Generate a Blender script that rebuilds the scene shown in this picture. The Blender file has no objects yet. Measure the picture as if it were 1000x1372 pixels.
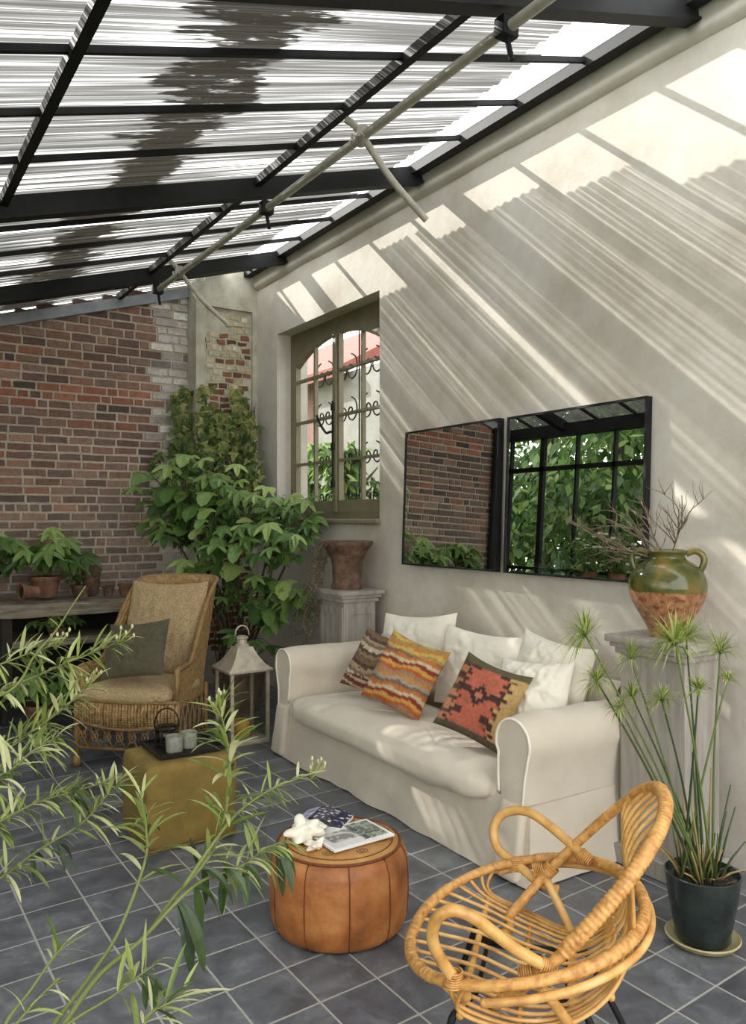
import bpy, bmesh, math, random
from mathutils import Vector, Matrix, noise
R = random.Random(7)
PI = math.pi
SC = bpy.context.scene
COL = SC.collection
rad = math.radians

# ------------------------------------------------------------------ helpers
def lin(c):
    return tuple(((v/255)/12.92 if v/255 <= .04045 else ((v/255+.055)/1.055)**2.4) for v in c[:3]) + (1.0,)

class MB:
    def __init__(s):
        s.v = []; s.f = []; s.t = []; s.flat = []
    def add(s, vs, fs, t=0.5):
        b = len(s.v)
        s.v.extend(tuple(p) for p in vs)
        s.t.extend(t if isinstance(t, list) else [t]*len(vs))
        s.f.extend(tuple(i+b for i in f) for f in fs)
    def box(s, lo, hi, t=0.5):
        x0,y0,z0 = lo; x1,y1,z1 = hi
        s.add([(x0,y0,z0),(x1,y0,z0),(x1,y1,z0),(x0,y1,z0),(x0,y0,z1),(x1,y0,z1),(x1,y1,z1),(x0,y1,z1)],
              [(0,3,2,1),(4,5,6,7),(0,1,5,4),(1,2,6,5),(2,3,7,6),(3,0,4,7)], t)
    def rbox(s, lo, hi, bev=.01, seg=2, t=0.5, fn=None):
        bm = bmesh.new()
        bmesh.ops.create_cube(bm, size=1)
        for v in bm.verts:
            v.co = Vector([lo[i]+(v.co[i]+.5)*(hi[i]-lo[i]) for i in range(3)])
        bmesh.ops.bevel(bm, geom=bm.edges[:], offset=bev, segments=seg, profile=.5, affect='EDGES')
        bm.verts.index_update()
        vs = [tuple(v.co) for v in bm.verts]
        if fn: vs = [fn(p) for p in vs]
        s.add(vs, [tuple(v.index for v in f.verts) for f in bm.faces], t)
        bm.free()
    def bar(s, a, b, w, h, up=(0,0,1), t=0.5):
        a = Vector(a); b = Vector(b); d = (b-a).normalized()
        u = Vector(up); sd = d.cross(u).normalized(); u = sd.cross(d).normalized()
        vs = []
        for p in (a, b):
            for x, y in ((-1,-1),(1,-1),(1,1),(-1,1)):
                vs.append(p + sd*(x*w/2) + u*(y*h/2))
        s.add(vs, [(0,1,2,3),(7,6,5,4),(0,4,5,1),(1,5,6,2),(2,6,7,3),(3,7,4,0)], t)
    def tube(s, pts, r, n=8, closed=False, t=0.5, cap=True):
        P = [Vector(p) for p in pts]; m = len(P)
        if m < 2: return
        rs = r if isinstance(r, list) else [r]*m
        T = []
        for i in range(m):
            if closed: d = P[(i+1) % m]-P[i-1]
            else: d = P[min(i+1,m-1)]-P[max(i-1,0)]
            T.append(d.normalized() if d.length > 1e-9 else Vector((0,0,1)))
        u = T[0].orthogonal().normalized()
        vs = []
        for i in range(m):
            u = (u - T[i]*u.dot(T[i]))
            u = u.normalized() if u.length > 1e-6 else T[i].orthogonal().normalized()
            w = T[i].cross(u)
            for k in range(n):
                a = 2*PI*k/n
                vs.append(P[i] + (u*math.cos(a)+w*math.sin(a))*rs[i])
        fs = []
        for i in range(m if closed else m-1):
            j = (i+1) % m
            for k in range(n):
                k2 = (k+1) % n
                fs.append((i*n+k, i*n+k2, j*n+k2, j*n+k))
        if cap and not closed:
            fs.append(tuple(range(n))[::-1]); fs.append(tuple((m-1)*n+k for k in range(n)))
        s.add(vs, fs, t)
    def lathe(s, prof, n=40, c=(0,0,0), t=0.5, fn=None):
        vs = []; m = len(prof)
        for i, (r, z) in enumerate(prof):
            for k in range(n):
                a = 2*PI*k/n
                rr = r*(fn(a, i) if fn else 1)
                vs.append((c[0]+rr*math.cos(a), c[1]+rr*math.sin(a), c[2]+z))
        fs = []
        for i in range(m-1):
            for k in range(n):
                k2 = (k+1) % n
                fs.append((i*n+k, i*n+k2, (i+1)*n+k2, (i+1)*n+k))
        if prof[0][0] > 1e-5: fs.append(tuple(range(n))[::-1])
        if prof[-1][0] > 1e-5: fs.append(tuple((m-1)*n+k for k in range(n)))
        s.add(vs, fs, t)
    def grid(s, fn, nu, nv, t=0.5, closed_u=False):
        vs = [fn(i/nu, j/nv) for j in range(nv+1) for i in range(nu if closed_u else nu+1)]
        w = nu if closed_u else nu+1
        fs = []
        for j in range(nv):
            for i in range(nu):
                i2 = (i+1) % w
                fs.append((j*w+i, j*w+i2, (j+1)*w+i2, (j+1)*w+i))
        s.add(vs, fs, t)
    def prism(s, poly, a, b, axis, t=0.5):
        # poly in the two other axes (cyclic order), extruded from a to b along axis
        n = len(poly); vs = []
        for e in (a, b):
            for p in poly:
                q = [0,0,0]; q[axis] = e
                o = [i for i in range(3) if i != axis]
                q[o[0]] = p[0]; q[o[1]] = p[1]; vs.append(tuple(q))
        fs = [tuple(range(n))[::-1], tuple(range(n, 2*n))]
        for i in range(n):
            j = (i+1) % n
            fs.append((i, j, n+j, n+i))
        s.add(vs, fs, t)
    def build(s, name, mat, parent=None, world=False, smooth=40, loc=None, rot=None, recalc=True):
        me = bpy.data.meshes.new(name)
        me.from_pydata(s.v, [], s.f)
        cols = bool(s.t) and isinstance(s.t[0], (tuple, list))
        if cols:
            at = me.color_attributes.new('col', 'FLOAT_COLOR', 'POINT')
            at.data.foreach_set('color', [c for q in s.t for c in (q[0], q[1], q[2], 1.0)])
        else:
            at = me.attributes.new('tint', 'FLOAT', 'POINT')
            at.data.foreach_set('value', [float(q) for q in s.t])
        if recalc:
            bm = bmesh.new(); bm.from_mesh(me)
            bmesh.ops.recalc_face_normals(bm, faces=bm.faces[:])
            bm.to_mesh(me); bm.free()
        if smooth:
            me.polygons.foreach_set('use_smooth', [True]*len(me.polygons))
            if smooth < 180: me.set_sharp_from_angle(angle=rad(smooth))
        if mat: me.materials.append(mat)
        o = bpy.data.objects.new(name, me); COL.objects.link(o)
        if parent:
            o.parent = parent
            if world: o.location = -parent.location
        if loc: o.location = loc
        if rot: o.rotation_euler = rot
        return o

def thing(name, label, cat, loc=(0,0,0), rz=0, group=None, rot=None):
    o = bpy.data.objects.new(name, None); COL.objects.link(o)
    o.location = loc; o.rotation_euler = rot if rot else (0,0,rz); o.empty_display_size = .05
    return tag(o, label, cat, group)
def tag(o, label, cat, group=None):
    o['label'] = label; o['category'] = cat
    if group: o['group'] = group
    return o
def struct(o):
    o['kind'] = 'structure'; return o

def spline(pts, per=8, closed=False):
    P = [Vector(p) for p in pts]; n = len(P); out = []
    rng = range(n if closed else n-1)
    for i in rng:
        if closed: a,b,c,d = P[i-1],P[i],P[(i+1)%n],P[(i+2)%n]
        else: a,b,c,d = P[max(i-1,0)],P[i],P[i+1],P[min(i+2,n-1)]
        for k in range(per):
            t = k/per
            out.append(.5*((2*b)+(c-a)*t+(2*a-5*b+4*c-d)*t*t+(3*b-a-3*c+d)*t**3))
    if not closed: out.append(P[-1])
    return out

# ------------------------------------------------------------------ materials
def newmat(name):
    m = bpy.data.materials.new(name); m.use_nodes = True
    nt = m.node_tree; nt.nodes.clear()
    out = nt.nodes.new('ShaderNodeOutputMaterial')
    return m, nt, out
def nd(nt, typ, **kw):
    n = nt.nodes.new(typ)
    for k, v in kw.items():
        if k.startswith('i_'):
            key = k[2:]
            n.inputs[int(key) if key.isdigit() else key.replace('_',' ')].default_value = v
        else: setattr(n, k, v)
    return n
def ramp(nt, stops):
    r = nt.nodes.new('ShaderNodeValToRGB'); e = r.color_ramp.elements
    while len(e) > 1: e.remove(e[-1])
    e[0].position = stops[0][0]; e[0].color = stops[0][1]
    for p, c in stops[1:]:
        q = e.new(p); q.color = c
    return r

def M(name, cols, scale=6, detail=5, rough=.7, bump=0, bscale=40, stretch=(1,1,1), metal=0, transl=0,
      attr=None, var=.25, coat=0, sheen=0, spec=.5, dist=0.004, weave=0, weave_scale=300):
    m, nt, out = newmat(name); L = nt.links.new
    tc = nd(nt, 'ShaderNodeTexCoord'); mp = nd(nt, 'ShaderNodeMapping'); mp.inputs['Scale'].default_value = stretch
    L(tc.outputs['Object'], mp.inputs['Vector'])
    nz = nd(nt, 'ShaderNodeTexNoise', i_Scale=scale, i_Detail=detail, i_Roughness=.6)
    L(mp.outputs[0], nz.inputs['Vector'])
    n = len(cols)
    if attr == 'col':
        at = nd(nt, 'ShaderNodeAttribute', attribute_name='col')
        mx = nd(nt, 'ShaderNodeMix', data_type='RGBA', blend_type='MULTIPLY'); mx.inputs[0].default_value = 1
        rp = ramp(nt, [(.3, (1-var,1-var,1-var,1)), (.7, (1+var*.3,)*3+(1,))])
        L(nz.outputs['Fac'], rp.inputs[0]); L(at.outputs['Color'], mx.inputs[6]); L(rp.outputs[0], mx.inputs[7])
        csock = mx.outputs[2]
    elif attr == 'tint':
        at = nd(nt, 'ShaderNodeAttribute', attribute_name='tint')
        rp = ramp(nt, [(i/max(1,n-1), lin(c)) for i, c in enumerate(cols)])
        ad = nd(nt, 'ShaderNodeMath', operation='MULTIPLY_ADD'); ad.inputs[1].default_value = var
        sb = nd(nt, 'ShaderNodeMath', operation='SUBTRACT'); sb.inputs[1].default_value = .5*var
        L(nz.outputs['Fac'], ad.inputs[0]); L(at.outputs['Fac'], ad.inputs[2]); L(ad.outputs[0], sb.inputs[0]); L(sb.outputs[0], rp.inputs[0])
        csock = rp.outputs[0]
    else:
        rp = ramp(nt, [(.3+.4*i/max(1,n-1), lin(c)) for i, c in enumerate(cols)])
        L(nz.outputs['Fac'], rp.inputs[0]); csock = rp.outputs[0]
    b = nd(nt, 'ShaderNodeBsdfPrincipled', i_Roughness=rough, i_Metallic=metal)
    b.inputs['Specular IOR Level'].default_value = spec
    b.inputs['Coat Weight'].default_value = coat; b.inputs['Coat Roughness'].default_value = .08
    b.inputs['Sheen Weight'].default_value = sheen
    L(csock, b.inputs['Base Color'])
    last = None
    if bump:
        n2 = nd(nt, 'ShaderNodeTexNoise', i_Scale=bscale, i_Detail=4); L(mp.outputs[0], n2.inputs['Vector'])
        bp = nd(nt, 'ShaderNodeBump', i_Strength=bump, i_Distance=dist); L(n2.outputs['Fac'], bp.inputs['Height'])
        last = bp
    if weave:
        w = []
        for ax in ('X','Y','Z'):
            wv = nd(nt, 'ShaderNodeTexWave', wave_type='BANDS', bands_direction=ax, i_Scale=weave_scale/20, i_Distortion=1.5)
            L(tc.outputs['Object'], wv.inputs['Vector']); w.append(wv)
        a1 = nd(nt, 'ShaderNodeMath', operation='ADD'); a2 = nd(nt, 'ShaderNodeMath', operation='ADD')
        L(w[0].outputs['Fac'], a1.inputs[0]); L(w[1].outputs['Fac'], a1.inputs[1]); L(a1.outputs[0], a2.inputs[0]); L(w[2].outputs['Fac'], a2.inputs[1])
        bq = nd(nt, 'ShaderNodeBump', i_Strength=weave, i_Distance=.003); L(a2.outputs[0], bq.inputs['Height'])
        if last: L(last.outputs[0], bq.inputs['Normal'])
        last = bq
    if last: L(last.outputs[0], b.inputs['Normal'])
    if transl:
        tr = nd(nt, 'ShaderNodeBsdfTranslucent'); L(csock, tr.inputs['Color'])
        mi = nd(nt, 'ShaderNodeMixShader'); mi.inputs[0].default_value = transl
        L(b.outputs[0], mi.inputs[1]); L(tr.outputs[0], mi.inputs[2]); L(mi.outputs[0], out.inputs[0])
    else: L(b.outputs[0], out.inputs[0])
    return m

def glass_mat(name, tintc=(1,1,1,1), refl=.08, rough=0.0):
    m, nt, out = newmat(name); L = nt.links.new
    t = nd(nt, 'ShaderNodeBsdfTransparent'); t.inputs[0].default_value = tintc
    g = nd(nt, 'ShaderNodeBsdfGlossy', i_Roughness=rough)
    f = nd(nt, 'ShaderNodeLayerWeight', i_Blend=.5)
    pw = nd(nt, 'ShaderNodeMath', operation='POWER'); pw.inputs[1].default_value = 4; L(f.outputs['Facing'], pw.inputs[0])
    sc = nd(nt, 'ShaderNodeMath', operation='MULTIPLY_ADD'); sc.inputs[1].default_value = .85; sc.inputs[2].default_value = refl*.5; L(pw.outputs[0], sc.inputs[0])
    mi = nd(nt, 'ShaderNodeMixShader')
    L(sc.outputs[0], mi.inputs[0]); L(t.outputs[0], mi.inputs[1]); L(g.outputs[0], mi.inputs[2]); L(mi.outputs[0], out.inputs[0])
    return m

def plaster_mat():
    m, nt, out = newmat('plaster'); L = nt.links.new
    tc = nd(nt, 'ShaderNodeTexCoord')
    n1 = nd(nt, 'ShaderNodeTexNoise', i_Scale=1.3, i_Detail=8, i_Roughness=.62); L(tc.outputs['Object'], n1.inputs['Vector'])
    r1 = ramp(nt, [(.28, lin((186,175,160))), (.5, lin((209,202,191))), (.72, lin((220,215,206)))]); L(n1.outputs['Fac'], r1.inputs[0])
    n2 = nd(nt, 'ShaderNodeTexNoise', i_Scale=14, i_Detail=8, i_Roughness=.7); L(tc.outputs['Object'], n2.inputs['Vector'])
    r2 = ramp(nt, [(.35, (.9,.88,.85,1)), (.6, (1,1,1,1))]); L(n2.outputs['Fac'], r2.inputs[0])
    mx = nd(nt, 'ShaderNodeMix', data_type='RGBA', blend_type='MULTIPLY'); mx.inputs[0].default_value = .6
    L(r1.outputs[0], mx.inputs[6]); L(r2.outputs[0], mx.inputs[7])
    b = nd(nt, 'ShaderNodeBsdfPrincipled', i_Roughness=.85); b.inputs['Specular IOR Level'].default_value = .2
    L(mx.outputs[2], b.inputs['Base Color'])
    bp = nd(nt, 'ShaderNodeBump', i_Strength=.25, i_Distance=.01); L(n2.outputs['Fac'], bp.inputs['Height']); L(bp.outputs[0], b.inputs['Normal'])
    L(b.outputs[0], out.inputs[0])
    return m

def floor_mat():
    m, nt, out = newmat('slate_tiles'); L = nt.links.new
    tc = nd(nt, 'ShaderNodeTexCoord')
    sx = nd(nt, 'ShaderNodeSeparateXYZ'); L(tc.outputs['Object'], sx.inputs[0])
    def math_(op, a, b=None, c=None):
        n = nd(nt, 'ShaderNodeMath', operation=op)
        for i, q in enumerate((a, b, c)):
            if q is None: continue
            if isinstance(q, (int, float)): n.inputs[i].default_value = q
            else: L(q, n.inputs[i])
        return n.outputs[0]
    PX, PY = .2283, .2365
    u = math_('DIVIDE', math_('SUBTRACT', math_('ADD', sx.outputs['X'], math_('MULTIPLY', sx.outputs['Y'], .006)), 1.275), PX)
    v = math_('DIVIDE', math_('SUBTRACT', math_('SUBTRACT', sx.outputs['Y'], math_('MULTIPLY', sx.outputs['X'], .06)), 2.40), PY)
    iu, iv = math_('FLOOR', u), math_('FLOOR', v)
    fu, fv = math_('SUBTRACT', u, iu), math_('SUBTRACT', v, iv)
    eu = math_('MINIMUM', fu, math_('SUBTRACT', 1, fu)); ev = math_('MINIMUM', fv, math_('SUBTRACT', 1, fv))
    nzw = nd(nt, 'ShaderNodeTexNoise', i_Scale=35, i_Detail=3); L(tc.outputs['Object'], nzw.inputs['Vector'])
    e = math_('ADD', math_('MINIMUM', eu, ev), math_('MULTIPLY', math_('SUBTRACT', nzw.outputs['Fac'], .5), .014))
    gm = nd(nt, 'ShaderNodeMapRange', i_1=.012, i_2=.022); L(e, gm.inputs[0])  # 0 grout, 1 tile
    cv = nd(nt, 'ShaderNodeCombineXYZ'); L(iu, cv.inputs[0]); L(iv, cv.inputs[1])
    wn = nd(nt, 'ShaderNodeTexWhiteNoise', noise_dimensions='2D'); L(cv.outputs[0], wn.inputs['Vector'])
    ofs = nd(nt, 'ShaderNodeVectorMath', operation='MULTIPLY_ADD'); L(wn.outputs['Color'], ofs.inputs[0]); ofs.inputs[1].default_value = (9,9,9); L(tc.outputs['Object'], ofs.inputs[2])
    n1 = nd(nt, 'ShaderNodeTexNoise', i_Scale=7, i_Detail=9, i_Roughness=.68, i_Distortion=.6); L(ofs.outputs[0], n1.inputs['Vector'])
    r1 = ramp(nt, [(.3, lin((74,75,79))), (.5, lin((99,101,106))), (.66, lin((126,128,131))), (.8, lin((168,169,167)))]); L(n1.outputs['Fac'], r1.inputs[0])
    vr = ramp(nt, [(0, (.68,.68,.72,1)), (1, (1.12,1.12,1.1,1))]); L(wn.outputs['Value'], vr.inputs[0])
    mx = nd(nt, 'ShaderNodeMix', data_type='RGBA', blend_type='MULTIPLY'); mx.inputs[0].default_value = 1
    L(r1.outputs[0], mx.inputs[6]); L(vr.outputs[0], mx.inputs[7])
    mg = nd(nt, 'ShaderNodeMix', data_type='RGBA'); L(gm.outputs[0], mg.inputs[0]); mg.inputs[6].default_value = lin((168,165,158)); L(mx.outputs[2], mg.inputs[7])
    b = nd(nt, 'ShaderNodeBsdfPrincipled'); L(mg.outputs[2], b.inputs['Base Color'])
    rr = nd(nt, 'ShaderNodeMapRange', i_1=.3, i_2=.75, i_3=.30, i_4=.55); L(n1.outputs['Fac'], rr.inputs[0]); L(rr.outputs[0], b.inputs['Roughness'])
    hh = math_('ADD', math_('MULTIPLY', gm.outputs[0], .8), math_('MULTIPLY', n1.outputs['Fac'], .5))
    bp = nd(nt, 'ShaderNodeBump', i_Strength=.35, i_Distance=.006); L(hh, bp.inputs['Height']); L(bp.outputs[0], b.inputs['Normal'])
    L(b.outputs[0], out.inputs[0])
    return m

def sheet_mat():
    # weathered corrugated sheet: streaks run down the slope (x), clear and clouded strips alternate across it (y)
    m, nt, out = newmat('corrugated_sheet'); L = nt.links.new
    tc = nd(nt, 'ShaderNodeTexCoord')
    def nz(sc, scale=1, detail=3, rough=.6):
        mp = nd(nt, 'ShaderNodeMapping'); mp.inputs['Scale'].default_value = sc; L(tc.outputs['Object'], mp.inputs[0])
        n = nd(nt, 'ShaderNodeTexNoise', i_Scale=scale, i_Detail=detail, i_Roughness=rough); L(mp.outputs[0], n.inputs['Vector'])
        return n.outputs['Fac']
    def mth(op, a, b=0.0, c=None):
        n = nd(nt, 'ShaderNodeMath', operation=op)
        for i, q in enumerate((a, b, c)):
            if q is None: continue
            if isinstance(q, (int, float)): n.inputs[i].default_value = q
            else: L(q, n.inputs[i])
        return n.outputs[0]
    s1 = nz((.35, 44, 1), 1, 3, .7)
    s2 = nz((.9, 140, 1), 1, 2, .6)
    s3 = nz((.5, 4.5, .5), 1, 2, .5)
    mix = mth('ADD', mth('MULTIPLY', s1, .5), mth('ADD', mth('MULTIPLY', s2, .42), mth('MULTIPLY', s3, .22)))
    rT = ramp(nt, [(.46, (.02,.02,.02,1)), (.56, (.09,.09,.09,1)), (.62, (.30,.30,.30,1)), (.68, (.95,.95,.95,1))]); L(mix, rT.inputs[0])
    # a dark, nearly opaque band running along the roof, with ragged edges
    sx = nd(nt, 'ShaderNodeSeparateXYZ'); L(tc.outputs['Object'], sx.inputs[0])
    wob = nz((1.2, 1.6, 1), 1.6, 4, .6); wob2 = nz((2.5, 34, 1), 1, 3, .65)
    xc = mth('ADD', sx.outputs['X'], mth('ADD', mth('MULTIPLY', mth('SUBTRACT', wob, .5), -.55), mth('MULTIPLY', mth('SUBTRACT', wob2, .5), .55)))
    dd = mth('ABSOLUTE', mth('SUBTRACT', xc, 1.27))
    gr = nd(nt, 'ShaderNodeMapRange', i_1=.17, i_2=.22, i_3=1, i_4=0); L(dd, gr.inputs[0])
    pat = nz((1.6, 14, 1), 2, 4, .7)
    gp = nd(nt, 'ShaderNodeMapRange', i_1=.33, i_2=.42); L(pat, gp.inputs[0])
    gmask = mth('MULTIPLY', gr.outputs[0], gp.outputs[0])
    # mask rising to the wall side, left unlinked
    hz = nd(nt, 'ShaderNodeMapRange', i_1=1.5, i_2=1.9, i_3=0, i_4=.35); L(xc, hz.inputs[0])
    tcol = mth('MULTIPLY', rT.outputs[0], mth('SUBTRACT', 1, mth('MULTIPLY', gmask, .9)))
    tr = nd(nt, 'ShaderNodeBsdfTransparent'); L(tcol, tr.inputs[0])
    tl = nd(nt, 'ShaderNodeBsdfTranslucent'); 
    c2 = nd(nt, 'ShaderNodeMix', data_type='RGBA'); L(gmask, c2.inputs[0]); c2.inputs[6].default_value = lin((128,125,118)); c2.inputs[7].default_value = lin((44,41,35)); L(c2.outputs[2], tl.inputs[0])
    df = nd(nt, 'ShaderNodeBsdfDiffuse'); L(c2.outputs[2], df.inputs[0])
    m2 = nd(nt, 'ShaderNodeMixShader'); m2.inputs[0].default_value = .5; L(tl.outputs[0], m2.inputs[1]); L(df.outputs[0], m2.inputs[2])
    fac = nd(nt, 'ShaderNodeMapRange', i_1=.05, i_2=.95, i_3=.34, i_4=.04); L(rT.outputs[0], fac.inputs[0])
    fg = mth('MAXIMUM', fac.outputs[0], mth('MULTIPLY', gmask, .8))
    mi = nd(nt, 'ShaderNodeMixShader'); L(fg, mi.inputs[0]); L(tr.outputs[0], mi.inputs[1]); L(m2.outputs[0], mi.inputs[2])
    L(mi.outputs[0], out.inputs[0])
    return m

PLASTER = plaster_mat()
FLOORM = floor_mat()
SHEET = sheet_mat()
CLEAR = glass_mat('clear_pane', (.97,.98,.97,1))
BLACKM = M('black_iron', [(20,20,21),(34,34,35)], scale=9, rough=.6, bump=.1, spec=.25)
STEEL = M('grey_tube', [(168,162,150),(200,195,184)], scale=12, rough=.5)
LINEN = M('cream_linen', [(202,190,170),(215,204,187)], scale=4, rough=.9, bump=.18, bscale=60, sheen=.2, dist=.004)
LINEN2 = M('white_cotton', [(228,219,201),(239,232,217)], scale=5, rough=.9, bump=.25, bscale=25, sheen=.2, dist=.006)
KILIM = M('woven_wool', [(0,0,0)], scale=60, rough=.95, bump=.5, bscale=160, attr='col', var=.3, dist=.003)
BURLAP = M('tan_burlap', [(136,114,80),(164,141,104),(184,161,124)], scale=90, detail=3, rough=.95, bump=.6, bscale=120, dist=.004)
OLIVE = M('olive_cloth', [(72,67,50),(86,80,61)], scale=30, rough=.95, bump=.2, bscale=120)
WICKER = M('aged_wicker', [(122,94,56),(156,124,78),(182,150,102)], scale=30, rough=.65, bump=.5, bscale=70, weave=.8, weave_scale=420)
CANE_OLD = M('aged_cane', [(110,82,46),(150,118,72)], scale=20, rough=.55, bump=.2)
CANE = M('golden_cane', [(164,114,56),(204,154,84),(220,178,112)], scale=14, rough=.42, bump=.15, bscale=50, stretch=(1,1,1), coat=.08)
CANE_WRAP = M('wrapped_cane', [(156,104,50),(200,146,78),(216,168,100)], scale=40, rough=.45, bump=.3, bscale=90, coat=.05)
MUSTARD = M('mustard_cloth', [(112,92,42),(130,108,52)], scale=18, rough=.95, bump=.35, bscale=140)
LEATHER = M('tan_leather', [(116,66,31),(160,97,48),(186,128,72)], scale=7, detail=8, rough=.5, bump=.45, bscale=45, dist=.006)
LEATHER_TOP = M('ochre_leather', [(154,104,52),(192,144,80)], scale=12, detail=8, rough=.5, bump=.4, bscale=50)
SEAM = M('dark_stitching', [(92,46,18),(120,64,28)], scale=50, rough=.7)
GREYWOOD = M('weathered_grey_wood', [(132,125,118),(156,149,141),(170,163,154)], scale=5, detail=6, rough=.85, bump=.15, bscale=20, stretch=(4,4,.5))
PLANK = M('weathered_plank', [(92,82,70),(130,119,103),(156,145,128)], scale=8, detail=8, rough=.9, bump=.6, bscale=24, stretch=(.7,6,6))
PLANK_DARK = M('dark_timber', [(34,30,26),(54,48,41)], scale=8, detail=8, rough=.9, bump=.5, bscale=24)  # timber toned far darker than the weathered planks
TERRA = M('old_terracotta', [(84,58,45),(124,86,66),(148,114,94)], scale=11, detail=8, rough=.85, bump=.5, bscale=40)
RUST = M('rusted_urn', [(62,47,38),(100,74,58),(128,104,86)], scale=16, detail=8, rough=.8, bump=.7, bscale=40, dist=.008)
SOIL = M('dark_soil', [(26,20,15),(52,41,30)], scale=50, rough=1, bump=1, bscale=90, dist=.01)
WINWOOD = M('khaki_paint', [(122,113,90),(138,129,105)], scale=8, rough=.6, bump=.12)
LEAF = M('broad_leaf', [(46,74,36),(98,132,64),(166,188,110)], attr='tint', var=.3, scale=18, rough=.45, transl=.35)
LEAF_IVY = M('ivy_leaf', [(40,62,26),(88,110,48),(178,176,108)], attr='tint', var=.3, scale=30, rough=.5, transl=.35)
LEAF_OL = M('oleander_leaf', [(30,48,22),(84,108,46),(156,168,92),(206,204,160)], attr='tint', var=.25, scale=40, rough=.35, transl=.3)
LEAF_PAP = M('papyrus_frond', [(90,112,40),(150,168,72),(206,212,142)], attr='tint', var=.3, scale=40, rough=.5, transl=.4)
LEAF_TREE = M('garden_leaf', [(50,80,38),(94,126,62),(160,180,110)], attr='tint', var=.3, scale=8, rough=.5, transl=.45)
STEM = M('green_stem', [(84,96,44),(130,132,70)], scale=20, rough=.6, attr='tint', var=.3)
BARK = M('brown_bark', [(56,44,32),(92,76,56)], scale=25, rough=.9, bump=.4)
DRYTWIG = M('dry_twig', [(92,76,62),(140,122,104)], scale=25, rough=.9)
DRYVINE = M('dry_trailing_leaf', [(88,82,58),(136,126,96)], attr='tint', var=.3, scale=25, rough=.8, transl=.3)

# ------------------------------------------------------------------ camera, sky, sun
TH = math.atan2(700, 1071)
cam = bpy.data.cameras.new('camera'); co = bpy.data.objects.new('camera', cam); COL.objects.link(co)
co.location = (0, 0, 1.55); co.rotation_euler = (PI/2, 0, -TH)
cam.sensor_fit = 'HORIZONTAL'; cam.sensor_width = 36; cam.lens = 36*1071/1000
cam.shift_y = (696-686)/1000
cam.clip_start = .05
SC.camera = co
w = bpy.data.worlds.new('sky'); SC.world = w; w.use_nodes = True
nt = w.node_tree; nt.nodes.clear()
tc = nd(nt, 'ShaderNodeTexCoord'); sx = nd(nt, 'ShaderNodeSeparateXYZ'); nt.links.new(tc.outputs['Generated'], sx.inputs[0])
rp = ramp(nt, [(0, (.95,.94,.9,1)), (.25, (1,.99,.97,1)), (1, (.9,.95,1,1))]); nt.links.new(sx.outputs['Z'], rp.inputs[0])
bg = nd(nt, 'ShaderNodeBackground', i_Strength=3.0); nt.links.new(rp.outputs[0], bg.inputs[0])
wo = nd(nt, 'ShaderNodeOutputWorld'); nt.links.new(bg.outputs[0], wo.inputs[0])
sd = bpy.data.lights.new('sun', 'SUN'); sd.energy = 6.2; sd.angle = rad(.45); sd.color = (1,.965,.9)
so = bpy.data.objects.new('sun', sd); COL.objects.link(so)
so.rotation_euler = Vector((1, -2.2, -1.61)).to_track_quat('-Z', 'Y').to_euler(); so.location = (-4, 12, 12)
SC.view_settings.view_transform = 'Standard'; SC.view_settings.look = 'None'
SC.view_settings.gamma = 1; SC.view_settings.use_curve_mapping = False; SC.view_settings.exposure = .5
SC.cycles.use_denoising = True
SC.cycles.max_bounces = 9; SC.cycles.transparent_max_bounces = 24; SC.cycles.diffuse_bounces = 5; SC.cycles.glossy_bounces = 4
SC.cycles.caustics_reflective = False; SC.cycles.caustics_refractive = False; SC.cycles.sample_clamp_indirect = 6

def roof(x): return 3.97 - .30*(3.3-x)
XW, YE, XL = 3.3, 7.33, -.25

# ------------------------------------------------------------------ floor and ground
b = MB(); b.box((XL,-1.2,-.06), (XW,YE,0)); struct(b.build('floor', FLOORM, smooth=0))
GRASS = M('garden_ground', [(52,66,34),(84,98,52)], scale=6, rough=1, bump=.5)
b = MB(); b.box((-14,-8,-.2), (16,24,-.07)); struct(b.build('ground', GRASS, smooth=0))

# ------------------------------------------------------------------ right wall with its window opening
WY0, WY1, WZ0, WZ1, WD = 4.96, 6.67, 1.55, 3.26, .32
b = MB()
b.box((XW,-1.2,0), (XW+WD,WY0,3.99)); b.box((XW,WY1,0), (XW+WD,YE+.3,3.99))
b.box((XW,WY0,0), (XW+WD,WY1,WZ0)); b.box((XW,WY0,WZ1), (XW+WD,WY1,3.99))
struct(b.build('wall_right', PLASTER, smooth=0))
# plaster cove that rounds the wall into the roof
b = MB()
prof = [(3.3,3.765),(3.262,3.785),(3.25,3.81),(3.262,3.832),(3.255,3.87),(3.235,3.91),(3.215,3.94),(3.3,3.955)]
ys = [-1.2+.12*i for i in range(70)]
vs = []; fs = []
for i, y in enumerate(ys):
    for x, z in prof:
        k = .007*noise.noise((y*1.7, x*3, 1)); vs.append((x+k, min(y,7.1), z+k*.7))
n = len(prof)
for i in range(len(ys)-1):
    for k in range(n): fs.append((i*n+k, i*n+(k+1)%n, (i+1)*n+(k+1)%n, (i+1)*n+k))
b.add(vs, fs); struct(b.build('trim_1', PLASTER, smooth=60))

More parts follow.
